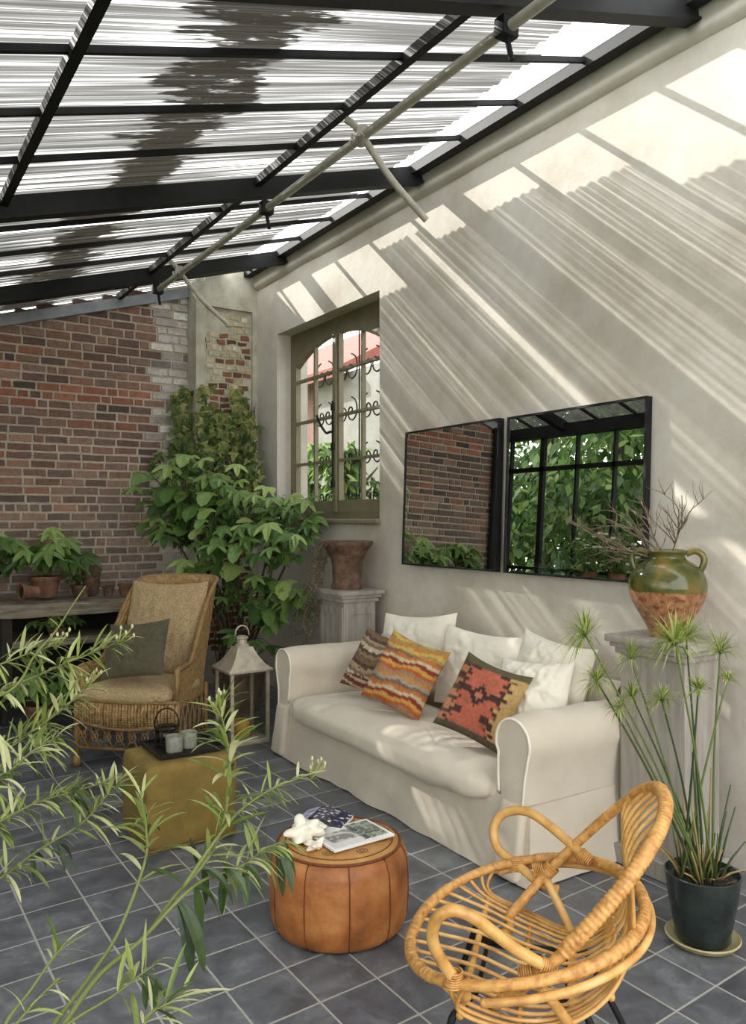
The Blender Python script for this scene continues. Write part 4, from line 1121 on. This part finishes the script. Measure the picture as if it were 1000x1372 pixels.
heads = [((2.117,1.902,1.150),.125,60),((2.11,1.846,1.005),.09,26),((2.369,1.916,1.045),.10,26),((2.418,1.765,1.110),.145,95),((2.375,1.912,.905),.075,34),((2.421,1.822,.905),.085,44),((2.486,1.72,.955),.075,40),((2.709,1.754,.960),.06,26),((2.732,1.799,1.050),.12,34),((2.174,1.805,.915),.07,20),((2.53,1.80,1.12),.13,46)]
for (hx,hy,hz), r_, n_ in heads:
    H_ = Vector((hx,hy,hz)); base = Vector((PC[0]+R.uniform(-.07,.07)-(.03 if hx < 2.3 else 0), PC[1]+R.uniform(-.05,.05), .235))
    mid = base.lerp(H_,.5)+Vector((R.uniform(-.01,.01),R.uniform(-.01,.01),.03))
    sb.tube(spline([base, mid, H_],8), [.0056-.0026*i/16 for i in range(17)], 6, t=R.uniform(.0,.5))
    ax = (H_-mid).normalized()
    for k in range(int(n_*2.8)):
        a = R.uniform(0,2*PI); el = R.uniform(-.1,1.2); o1 = ax.orthogonal().normalized(); o2 = ax.cross(o1)
        d = ((o1*math.cos(a)+o2*math.sin(a))*math.cos(el)+ax*math.sin(el)).normalized(); L_ = r_*R.uniform(.65,1.15)
        p1 = H_+d*L_*.55; p2 = H_+d*L_+Vector((0,0,-L_*.32*math.cos(el)))
        s_ = d.cross(UP); s_ = s_.normalized()*.0019 if s_.length > 1e-3 else Vector((.0019,0,0))
        tt = R.random()
        fb.add([H_-s_*.5,H_+s_*.5,p1+s_,p1-s_,p2], [(0,1,2,3),(3,2,4)], tt)
        if R.random() < .35: fb.add([p2-s_*.4,p2+s_*.4,p2+d*L_*.25+Vector((R.uniform(-.02,.02),R.uniform(-.02,.02),R.uniform(-.02,.02)))], [(0,1,2)], min(1,tt+.3))
for k in range(40):     # young shoots and cut dead stems in the pot
    a = R.uniform(0,2*PI); r_ = R.uniform(0,.085); p = Vector((PC[0]+r_*math.cos(a), PC[1]+r_*math.sin(a), .233)); L_ = R.choice([.08,.12,.16,.2,.3,.42])*R.uniform(.7,1.1)
    q = p+Vector((math.cos(a)*r_*1.0+R.uniform(-.05,.05), math.sin(a)*r_*1.0+R.uniform(-.05,.05), L_))
    sb.tube([p, p.lerp(q,.5)+Vector((0,0,.01)), q], [.0045,.004,.0025], 5, t=R.choice([.1,.3,.9,1]))
b2 = MB()
for k in range(26):
    a = R.uniform(0,2*PI); p = Vector((PC[0]+.1*math.cos(a)*R.random(), PC[1]+.1*math.sin(a)*R.random(), .236)); b2.tube([p, p+Vector((R.uniform(-.06,.06),R.uniform(-.06,.06),R.uniform(.0,.05)))], .002, 4)
PST = M('papyrus_stem', [(44,62,28),(92,108,52),(150,126,78)], attr='tint', var=.25, scale=30, rough=.5)
sb.build('stems', PST, pap, world=True, smooth=180); fb.build('fronds', LEAF_PAP, pap, world=True, smooth=0, recalc=False); b2.build('dead_stalks', DRYTWIG, pap, world=True)

# ------------------------------------------------------------------ leaves
def strip_leaf(b, p, d, up, L_, W, droop, t, seg=5, fold=.25):
    p = Vector(p); d = Vector(d).normalized(); up = Vector(up); s_ = d.cross(up)
    s_ = s_.normalized() if s_.length > 1e-3 else d.orthogonal().normalized()
    vs = []; q = p.copy(); dd = d.copy()
    for i in range(seg+1):
        k = i/seg; wd = W/2*(math.sin(PI*min(1,(k*.93+.05)))**.75) if i < seg else 0
        n = s_.cross(dd)
        vs += [q-s_*wd+n*wd*fold, q.copy(), q+s_*wd+n*wd*fold]
        dd = (dd+Vector((0,0,-droop/seg))).normalized(); q = q+dd*(L_/seg)
    fs = []
    for i in range(seg):
        a = i*3; fs += [(a,a+1,a+4,a+3),(a+1,a+2,a+5,a+4)]
    b.add(vs, fs, t)
def palmate(b, p, d, nrm, L_, t, lobes=5, spread=105):
    # broad lobed leaf, d = direction of the middle lobe, nrm = upper face
    p = Vector(p); d = Vector(d).normalized(); n = Vector(nrm); n = (n-d*n.dot(d)).normalized(); s_ = d.cross(n)
    vs = [p]; 
    def at(ang, r):
        q = d*math.cos(ang)+s_*math.sin(ang); return p+q*r+n*(-.55*r*r/L_+.03*L_*math.cos(ang*lobes))
    vs.append(at(rad(-spread-25), L_*.22))
    idx = []
    for i in range(lobes):
        a = rad(-spread+2*spread*i/(lobes-1)); ll = L_*(1-.38*abs(a/rad(spread))**1.3); h = rad(spread/(lobes-1))
        b0 = len(vs)
        vs += [at(a-h*.55, ll*.66), at(a-h*.28, ll*.86), at(a, ll), at(a+h*.28, ll*.86), at(a+h*.55, ll*.66)]
        idx += list(range(b0, b0+5))
        vs.append(at(a+h, L_*.45 if i < lobes-1 else L_*.22)); idx.append(len(vs)-1)
    idx = [1]+idx
    fs = [(0, idx[i], idx[i+1]) for i in range(len(idx)-1)]
    b.add(vs, fs, t)

# ------------------------------------------------------------------ big leafy fig by the corner
fig = thing('potted_fig', 'large green fig plant in a clay pot behind the wicker armchair', 'potted plant', (2.66, 6.05, 0))
b = MB(); b.lathe([(0,0),(.16,0),(.165,.02),(.205,.30),(.225,.31),(.225,.37),(.20,.37),(.195,.33),(0,.32)], 40); b.build('pot', TERRA, fig, smooth=40)
fl = MB(); fs_ = MB()
clusters = [((2.24,6.45,1.80),.30,26),((2.5,6.25,1.80),.32,34),((3.0,5.92,1.66),.26,26),((2.78,6.12,1.66),.26,26),((2.53,5.92,1.42),.30,36),((2.82,5.72,1.35),.28,30),((2.62,5.84,1.0),.26,22),((2.88,5.72,.92),.22,16),((2.14,6.42,1.55),.2,12),((3.08,5.66,1.58),.16,9),((2.66,5.82,.66),.2,10),((2.42,6.1,1.15),.22,12),((2.2,6.3,2.02),.16,8)]
basep = Vector((2.66,6.05,.32))
for c_, r_, n_ in clusters:
    C = Vector(c_); mid = basep.lerp(C,.5)+Vector((R.uniform(-.06,.06),R.uniform(-.06,.06),.1))
    st = spline([basep+Vector((R.uniform(-.05,.05),R.uniform(-.05,.05),0)), mid, C],6)
    fs_.tube(st, [.013-.008*i/len(st) for i in range(len(st))], 6)
    for k in range(n_):
        o_ = Vector((R.gauss(0,1),R.gauss(0,1),R.gauss(0,.75))).normalized()*r_*R.random()**.4
        p = C+o_; p.x = min(p.x, 3.2); p.y = min(p.y, 6.95)
        src = C.lerp(basep, R.uniform(0,.25))
        fs_.tube([src, src.lerp(p,.6)+Vector((0,0,.03)), p], .0028, 4)
        out = Vector((o_.x-.45, o_.y-.75, R.uniform(-.35,.1))); 
        nr = Vector((R.gauss(-.25,.35), R.gauss(-.45,.35), 1.0))
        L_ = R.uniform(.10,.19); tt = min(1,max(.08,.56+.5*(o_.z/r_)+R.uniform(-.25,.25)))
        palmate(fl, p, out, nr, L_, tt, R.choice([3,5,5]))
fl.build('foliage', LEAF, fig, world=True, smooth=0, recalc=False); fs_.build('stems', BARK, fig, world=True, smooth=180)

# ------------------------------------------------------------------ ivy climbing the stone pier
ivy = thing('climbing_ivy', 'yellow-green ivy climbing the bare stone pier beside the window', 'ivy', (2.95, 7.0, 0))
il = MB(); ist = MB()
for k in range(9):
    x = R.uniform(2.62,3.2); pts = [Vector((2.9,6.98,.05))]; 
    for i in range(1,13):
        z = .05+i*.215; pts.append(Vector((2.9+(x-2.9)*min(1,i/7)+R.uniform(-.05,.05), 7.035+R.uniform(-.02,.015), z)))
        if z > R.uniform(2.3,2.75): break
    ist.tube(spline(pts,3), .006, 5)
for k in range(1350):
    z = R.uniform(1.35,2.78); top_ = 2.62+.12*math.sin(k)
    x = R.uniform(2.48,3.19)
    if z > 2.55 and noise.noise((x*5,z*5,1)) < .0: continue
    if 2.92 < x < 3.08 and 1.9 < z < 2.5 and R.random() < .6: continue
    if R.random() < .25*(1 if noise.noise((x*4,z*4,9)) < -.1 else 0): continue
    bulge = .06+.17*R.random()*max(.2, 1-abs(z-2.0)/.8)
    p = Vector((x, 7.06-bulge if x > 2.66 else 7.25-bulge, z)); nr = Vector((R.gauss(-.2,.4),-1,R.gauss(.5,.4)))
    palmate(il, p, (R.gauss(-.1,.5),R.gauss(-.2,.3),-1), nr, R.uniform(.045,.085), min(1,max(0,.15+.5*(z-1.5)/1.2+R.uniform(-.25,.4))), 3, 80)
for k in range(170):    # sprays reaching across the jamb and the brick
    if k < 110: p = Vector((3.20-R.random()*.14, 6.66+R.uniform(.02,.42), R.uniform(1.55,2.45)))
    else: p = Vector((R.uniform(2.3,2.62), 7.27-R.random()*.07, R.uniform(1.7,2.25)))
    palmate(il, p, (R.gauss(-.3,.4),R.gauss(-.3,.4),-1), (R.gauss(-.6,.3),-1,.5), R.uniform(.045,.085), R.uniform(.1,.9), 3, 80)
il.build('foliage', LEAF_IVY, ivy, world=True, smooth=0, recalc=False); ist.build('stems', BARK, ivy, world=True, smooth=180)

# ------------------------------------------------------------------ potting bench along the brick wall
be = thing('potting_bench', 'weathered timber potting bench against the brick wall', 'bench', (1.2, 6.82, 0))
def wob(p): return (p[0], p[1]+.010*noise.noise((p[0]*2,p[1],p[2]*3)), p[2]+.012*noise.noise((p[0]*3,p[1]*2,1)))
b = MB()
for y0 in (6.50,6.77,7.03):
    bm = bmesh.new(); bmesh.ops.create_cube(bm, size=1)
    for v in bm.verts: v.co = Vector((.99+v.co.x*2.36, y0+.125+v.co.y*.255, .855+v.co.z*.10))
    bmesh.ops.subdivide_edges(bm, edges=[e for e in bm.edges if abs(e.verts[0].co.x-e.verts[1].co.x) > .5], cuts=22); bmesh.ops.bevel(bm, geom=[e for e in bm.edges if e.calc_face_angle(0) > .8], offset=.008, segments=1)
    bm.verts.index_update(); b.add([wob(v.co) for v in bm.verts], [tuple(v.index for v in f.verts) for f in bm.faces]); bm.free()
b.build('bench_top', PLANK, be, world=True, smooth=30)
b = MB(); b.rbox((-.16,6.58,.56),(2.18,7.2,.62),.008,1); b.build('lower_shelf', PLANK, be, world=True)
for x in (-.12,.98,2.12):
    for y in (6.56,7.18):
        b = MB(); b.rbox((x-.04,y-.04,0),(x+.04,y+.04,.805),.006,1); b.build('leg', PLANK_DARK, be, world=True)
b = MB(); b.rbox((-.16,7.2,.1),(2.1,7.22,.78),.003,1); b.build('back_board', PLANK_DARK, be, world=True)
def pot(label, c, r, h, mat=TERRA, tilt=None, plant=None, cat='flower pot', group='clay pots on the potting bench', parent_name='clay_pot'):
    t = thing(parent_name, label, cat, c, group=group, rot=tilt)
    b = MB(); b.lathe([(0,0),(r*.68,0),(r*.70,.006),(r*.92,h*.8),(r*1.02,h*.8),(r*1.04,h),(r*.92,h),(r*.86,h*.85),(0,h*.82)], 28); b.build('pot', mat, t, smooth=40)
    b = MB(); b.lathe([(0,h*.84),(r*.82,h*.85)], 20); b.build('soil', SOIL, t)
    return t
BZ = .921
pot('square-shouldered dark clay pot standing tallest on the bench by the brick wall', (1.70,6.95,BZ), .085, .24, RUST)
pot('small clay pot on the bench behind the wicker armchair, nearest its back', (2.06,6.72,BZ), .06, .10)
pot('small clay pot on the bench second from the wicker armchair', (1.91,6.70,BZ), .055, .095)
pot('small dark clay pot on the bench third from the wicker armchair', (1.77,6.68,BZ), .05, .085, RUST)
pot('low clay pot at the bench edge under the broad-leaved plant', (1.56,6.66,BZ), .06, .09, RUST)
pot('clay pot lying on its side at the end of the bench', (1.22,6.64,BZ+.062), .062, .14, TERRA, tilt=(0,rad(-86),rad(15)))
def broad_plant(label, c, r, h, n_, hh, spread, name='potted_plant', sizes=(.11,.18), group='green plants on and under the bench'):
    t = thing(name, label, 'potted plant', c, group=group)
    b = MB(); b.lathe([(0,0),(r*.7,0),(r*.95,h*.8),(r*1.04,h*.8),(r*1.05,h),(r*.93,h),(0,h*.85)], 28); b.build('pot', TERRA, t, smooth=40)
    f = MB(); s_ = MB()
    for k in range(n_):
        a = R.uniform(0,2*PI); rr = spread*R.random()**.6; z = h+hh*R.uniform(.35,1)*(1-.4*rr/spread)
        p = Vector((rr*math.cos(a), rr*math.sin(a)*.7-.04, z)); s_.tube([(0,0,h*.85),(p.x*.5,p.y*.5,z*.75+.04),p], .003, 4)
        palmate(f, p, (math.cos(a),math.sin(a)-.4,-.35), (R.gauss(-.1,.3),R.gauss(-.4,.3),1), R.uniform(*sizes), min(1,max(0,z/(h+hh)+R.uniform(-.3,.15))), 5)
    f.build('foliage', LEAF, t, smooth=0, recalc=False); s_.build('stems', STEM, t, smooth=180)
broad_plant('broad-leaved green plant in a clay pot on the potting bench', (1.32,6.88,BZ), .12, .17, 34, .42, .30)
broad_plant('green plant at the far end of the bench, away from the armchair', (.86,6.9,BZ), .12, .17, 30, .5, .26)
broad_plant('dark green plant standing on the lower shelf of the bench', (1.38,6.74,.625), .08, .06, 16, .14, .2, sizes=(.06,.1))
broad_plant('green plant on the floor under the bench', (1.18,6.33,.0), .11, .18, 26, .36, .22)
broad_plant('small bushy green plant among the clay pots on the bench', (1.60,6.98,BZ), .06, .08, 26, .20, .14, sizes=(.035,.06))

# ------------------------------------------------------------------ awning rod with its cranks under the roof
rodt = thing('shading_rod', 'long grey metal rod with curved crank levers hung under the glass roof', 'rod', (2.1, 4.2, 3.43))
b = MB(); b.tube([(2.1,.6,3.425),(2.1,6.5,3.425)], .022, 12); b.build('rod', STEEL, rodt, world=True)
for y in (2.28, 4.39, 6.42):
    b = MB(); b.rbox((2.06,y-.03,3.39),(2.14,y+.03,3.465),.008); b.rbox((2.075,y-.03,3.46),(2.125,y+.03,3.468),.004,1); b.tube([(2.1,y,3.40),(2.11,y-.02,3.30)], .011, 8); b.build('clamp', BLACKM, rodt, world=True)
for y in (3.31, 5.90):
    b = MB(); b.tube(spline([(2.04,y+.05,3.515),(2.07,y+.02,3.48),(2.13,y,3.40),(2.27,y-.02,3.24),(2.47,y-.03,3.085)],8), .0175, 10); b.build('crank_lever', STEEL, rodt, world=True)
    b = MB(); b.tube([(2.09,y-.04,3.44),(2.11,y+.04,3.42)], .034, 12)
    for sg in (-1,1): b.tube([(2.06,y+sg*.03,3.44),(2.06,y+sg*.03,3.405)], .009, 6)
    b.build('elbow_joint', STEEL, rodt, world=True, smooth=50)

# ------------------------------------------------------------------ oleander in the foreground
ol = thing('oleander_bush', 'tall oleander with long narrow leaves leaning in at the near corner', 'bush', (.20, 1.30, 0))
of = MB(); os_ = MB()
G0 = Vector((.20,1.32,.40))
br = {
'B1':[(.264,1.38,.695),(.282,1.393,.717),(.351,1.42,.769),(.4,1.435,.821),(.456,1.47,.916),(.464,1.489,.97),(.461,1.515,1.033)],
'B2':[(.27,1.353,.709),(.291,1.363,.729),(.35,1.372,.787),(.431,1.391,.819),(.491,1.412,.864),(.563,1.424,.918),(.596,1.426,.989),(.615,1.449,1.078),(.61,1.465,1.144),(.602,1.47,1.187)],
'B3':[(.431,1.391,.819),(.501,1.393,.872),(.558,1.427,.876),(.639,1.446,.874),(.69,1.46,.887),(.745,1.46,.897)],
'B3b':[(.504,1.403,.881),(.586,1.409,.97),(.649,1.44,.994),(.713,1.446,1.014),(.802,1.447,1.028)],
'B4':[(.248,1.295,.748),(.293,1.302,.768),(.35,1.3,.786),(.396,1.294,.811),(.423,1.3,.818)],
'B4b':[(.356,1.201,.761),(.381,1.208,.794),(.412,1.212,.799),(.438,1.219,.804)],
'B5':[(.18,1.256,.805),(.228,1.285,.846),(.257,1.289,.879),(.288,1.305,.898)],
'B5b':[(.189,1.25,.794),(.221,1.265,.829),(.263,1.262,.862)],
'B6':[(.164,1.685,.823),(.242,1.693,.854),(.309,1.686,.895),(.39,1.68,.933),(.438,1.685,.974),(.472,1.686,1.004)],
'B6b':[(.176,1.677,.942),(.242,1.693,.965),(.313,1.707,.984),(.382,1.697,.996),(.454,1.686,1.009)],
'B7':[(.175,1.797,1.036),(.258,1.803,1.066),(.332,1.814,1.107),(.39,1.8,1.15),(.438,1.805,1.192)],
'B8':[(.175,1.797,1.171),(.258,1.803,1.197),(.332,1.814,1.218),(.39,1.8,1.242),(.451,1.796,1.262),(.508,1.795,1.282)],
'B8b':[(.188,1.789,1.238),(.259,1.814,1.249),(.319,1.822,1.266),(.381,1.83,1.28)],
'B9':[(.279,1.753,1.211),(.322,1.797,1.261),(.37,1.813,1.311),(.403,1.827,1.356),(.438,1.84,1.402)],
'B10':[(.159,1.629,1.017),(.234,1.639,1.061),(.291,1.662,1.096),(.35,1.683,1.118)]}
# per branch: leaf count, leafy from, size, droop
spec = {'B1':(34,.62,.085,.3),'B2':(95,.52,.085,.25),'B3':(44,.45,.085,.9),'B3b':(34,.4,.055,.2),'B4':(14,.5,.07,.6),'B4b':(26,.1,.075,.3),'B5':(10,.5,.06,.4),'B5b':(8,.4,.06,.4),
        'B6':(80,.1,.07,.3),'B6b':(70,.1,.06,.3),'B7':(90,.05,.07,.4),'B8':(110,.05,.065,.3),'B8b':(70,.1,.06,.3),'B9':(5,.5,.05,.1),'B10':(70,.05,.07,.5)}
for nm, pts in br.items():
    P = [Vector(p) for p in pts]
    if nm not in ('B3','B3b','B4b'):
        mid_ = Vector((.02,1.58,.72+.12*(P[0].z-.8))) if nm in ('B6','B6b','B7','B8','B8b','B9','B10') else G0.lerp(P[0],.6)+Vector((0,.0,.03))
        if nm == 'B9': P = [Vector((.175,1.78,1.12))]+P
        P = [G0+Vector((R.uniform(-.05,.05),R.uniform(-.05,.05),0)), mid_]+P
        k0 = 2
    else: k0 = 0
    S_ = spline(P, 6); m = len(S_); r0 = .0062 if nm in ('B1','B2') else .0042
    os_.tube(S_, [r0*(1-.72*i/m) for i in range(m)], 7, t=.3)
    n_, fr, sz, dr = spec[nm]
    i0 = k0*6
    for k in range(n_):
        tpar = fr+(1-fr)*(R.random()**.8); i = min(m-2, int(i0+(m-1-i0)*tpar)); ax = (S_[i+1]-S_[max(0,i-1)]).normalized(); p = S_[i]
        a = R.uniform(0,2*PI); o1 = ax.orthogonal().normalized(); o2 = ax.cross(o1); el = R.uniform(.25,.95) if tpar < .9 else R.uniform(.7,1.3)
        d = (o1*math.cos(a)+o2*math.sin(a))*math.cos(el)+ax*math.sin(el)
        L_ = sz*R.uniform(.55,1.15)*(1.0 if tpar < .85 else .7)
        strip_leaf(of, p, d, (R.uniform(-.3,.3),R.uniform(-.3,.3),1), L_*1.12, L_*R.uniform(.10,.155), (dr+.35)*R.uniform(.4,1.8), min(1,max(0,R.gauss(.64,.25))), seg=6)
# long dark leaves hanging from the older wood
for p, L_, n_ in (((.495,1.405,.862),.135,3),((.53,1.41,.875),.11,2),((.40,1.296,.810),.06,4),((.60,1.435,.885),.095,2),((.645,1.447,.876),.085,2),((.72,1.46,.893),.10,4),((.55,1.425,.90),.10,2),((.345,1.68,.905),.06,2),((.375,1.69,.99),.065,3),((.30,1.70,.89),.06,2)):
    for k in range(n_):
        strip_leaf(of, p, (R.uniform(-.1,.65),R.uniform(-.5,.2),R.uniform(-.55,-.05)), (-.2,-.7,.6), L_*R.uniform(.85,1.1), L_*.18, 2.0, R.uniform(0,.16), seg=7)
# flower buds at the tips
for nm in ('B2','B8','B8b','B7','B3b'):
    e = Vector(br[nm][-1])
    for k in range(7):
        q = e+Vector((R.uniform(-.02,.025),R.uniform(-.02,.02),R.uniform(.0,.035))); os_.tube([e-Vector((.01,0,.012)), q], [.0018,.0016], 5, t=1); of.lathe([(0,-.004),(.003,0),(.0025,.005),(0,.008)], 6, tuple(q), .95)
b = MB(); b.lathe([(0,0),(.13,0),(.16,.34),(.18,.345),(.18,.40),(.155,.40),(.15,.37),(0,.36)], 32, (.20,1.30,0)); b.build('pot', TERRA, ol, world=True, smooth=40)
of.build('foliage', LEAF_OL, ol, world=True, smooth=0, recalc=False); os_.build('stems', STEM, ol, world=True, smooth=180)

# ------------------------------------------------------------------ shelf by the garden glazing (seen in the mirror)
sf = thing('flower_stand', 'low timber stand under the garden glazing, seen in the mirror', 'stand', (.05,6.0,0))
b = MB(); b.rbox((-.17,5.1,1.04),(.28,6.45,1.09),.008,1); b.build('stand_top', PLANK, sf, world=True)
for x in (-.12,.22):
    for y in (5.16,6.39): b = MB(); b.rbox((x-.03,y-.03,0),(x+.03,y+.03,1.04),.005,1); b.build('leg', PLANK_DARK, sf, world=True)
DEMI = glass_mat('pale_green_glass', (.80,.9,.84,1))
for x, y, s_, lb in ((.08,6.1,1.0,'taller clear glass demijohn on the stand, reflected in the mirror'),(.1,6.33,.72,'smaller round glass demijohn beside the tall one, reflected in the mirror')):
    t = thing('glass_demijohn', lb, 'bottle', (x,y,1.0905), group='glass demijohns on the stand')
    b = MB(); b.lathe([(q.x*s_,q.z*s_) for q in spline([(p[0],0,p[1]) for p in [(.0,.004),(.11,.004),(.15,.03),(.158,.10),(.14,.17),(.07,.24),(.034,.28),(.03,.34),(.036,.35)]],4)], 36); b.build('bottle_body', DEMI, t, smooth=180)
    b = MB(); b.tube([(.035*s_*math.cos(k*PI/10),.035*s_*math.sin(k*PI/10),.35*s_) for k in range(20)], .006*s_, 6, closed=True); b.build('lip', DEMI, t, smooth=180)
WHITEP = M('white_petals', [(236,236,226),(250,250,244)], attr='tint', rough=.6, transl=.3)
for x, y, n_, lb in ((.02,5.75,9,'white-flowered plant beside the demijohns, reflected in the mirror'),(.04,5.35,12,'bushy white-flowered plant at the near end of the stand, reflected in the mirror')):
    t = thing('flowering_plant', lb, 'potted plant', (x,y,1.0905), group='white flowering plants on the stand')
    b = MB(); b.lathe([(0,0),(.06,0),(.09,.12),(.095,.14),(.08,.14),(0,.12)], 24); b.build('pot', TERRA, t, smooth=40)
    f = MB(); s2 = MB(); pt = MB()
    for k in range(60):
        a = R.uniform(0,2*PI); rr = .2*R.random()**.5; z = .14+R.uniform(.02,.42)*(1-rr); p = Vector((rr*math.cos(a),rr*math.sin(a),z)); s2.tube([(0,0,.1),p], .002, 4)
        for q in range(3): small_leaf(f, p, (R.uniform(-1,1),R.uniform(-1,1),R.uniform(-.6,.5)), .07, .04, R.random())
        if k < n_:
            c = p+Vector((0,0,.05)); pt = MB()
            for q in range(10):
                aa = q*2*PI/5; small_leaf(pt, c, (math.cos(aa),math.sin(aa),.5+.6*(q > 4)), .035, .03, R.random())
            pt.build('flower', WHITEP, t, smooth=0, recalc=False)
    f.build('foliage', LEAF, t, smooth=0, recalc=False); s2.build('stems', STEM, t, smooth=180)

# ------------------------------------------------------------------ garden trees beyond the side glazing and the window
def tree(label, x, y, h, r, n_, seed, z0=.3):
    rr = random.Random(seed)
    t = thing('garden_tree', label, 'tree', (x,y,-.07), group='trees in the garden')
    f = MB(); tr = MB(); tr.tube(spline([(0,0,0),(.05,.03,h*.4),(-.04,.05,h*.75),(0,0,h*.95)],6), [.10-.075*i/18 for i in range(19)], 8)
    for k in range(9):
        a = rr.uniform(0,2*PI); z = h*rr.uniform(.25,.8); tr.tube([(0,0,z),(r*.5*math.cos(a),r*.5*math.sin(a),z+.3),(r*.85*math.cos(a),r*.85*math.sin(a),z+.45)], [.03,.02,.008], 5)
    cl = []
    for k in range(46):
        z = z0+(h-z0)*rr.random(); w_ = r*(.55+.45*math.sin(PI*min(1,max(0,(z-z0)/(h-z0))*.9+.08))); a = rr.uniform(0,2*PI); q = w_*rr.random()**.5
        cl.append(Vector((q*math.cos(a),q*math.sin(a),z)))
    for k in range(n_):
        c = rr.choice(cl); o_ = Vector((rr.gauss(0,1),rr.gauss(0,1),rr.gauss(0,.8))).normalized()*r*.38*rr.random()**.45; p = c+o_
        L_ = rr.uniform(.11,.22); d = Vector((o_.x,o_.y,rr.uniform(-.6,.1)*r)).normalized()
        s_ = d.cross(Vector((rr.gauss(0,.4),rr.gauss(0,.4),1))); s_ = s_.normalized() if s_.length > 1e-3 else Vector((1,0,0)); nn = s_.cross(d)
        tt = min(1,max(0,rr.gauss(.5,.25)))
        f.add([p, p+d*L_*.45+s_*L_*.27-nn*.01, p+d*L_-nn*L_*.15, p+d*L_*.45-s_*L_*.27-nn*.01], [(0,1,2),(0,2,3)], tt)
    f.build('foliage', LEAF_TREE, t, smooth=0, recalc=False); tr.build('trunk', BARK, t, smooth=180)
TREES = [(-2.4,3.4,5.6,1.15,2600,'leafy garden tree outside the glazed side wall, nearest the sofa'),(-2.6,5.4,6.4,1.35,5200,'leafy garden tree outside the glazing, central in the mirror'),
 (-2.3,7.3,5.8,1.25,5200,'leafy garden tree outside the glazing, behind the flower stand'),(-2.9,9.2,6.8,1.5,7000,'leafy garden tree just beyond the brick wall\'s end'),
 (-5.4,6.6,7.2,1.9,5200,'taller garden tree in the second row, behind the central one'),(-5.8,9.4,7.4,2.0,5200,'tallest garden tree in the second row'),(-5.9,12.4,7.2,2.0,4600,'far garden tree in the second row'),(-3.1,11.8,7.0,1.6,7000,'far garden tree in the front row'),
 (-5.2,3.8,6.6,1.8,2600,'wide garden tree in the second row by the near end'),(-2.5,1.4,5.6,1.2,1800,'garden tree outside the glazing beside the viewer')]
for k, (x, y, h, r, n_, lb) in enumerate(TREES): tree(lb, x, y, h, r, n_, k)
tree('added garden tree screening sun off the floor, beyond the brick wall, outside the glazing', -2.3, 10.4, 7.3, 1.3, 6500, 40)  # extra tree added to keep sun dapples off the tiles
for x, y, lb in ((-4.0,5.6,'low garden shrub behind the front trees, lowest at the left of the mirror'),(-4.1,8.2,'low garden shrub behind the front trees, level with the flower stand'),(-4.2,10.6,'low garden shrub behind the front trees, beyond the brick wall')): tree(lb, x, y, 3.0, 1.25, 3200, int(y*10), .05)
tree('green garden shrub seen low through the middle of the arched window', 4.72, 8.7, 2.5, .4, 1900, 31, .1)
tree('green garden shrub seen low through the near sash of the arched window', 4.72, 7.7, 2.4, .38, 1600, 32, .1)
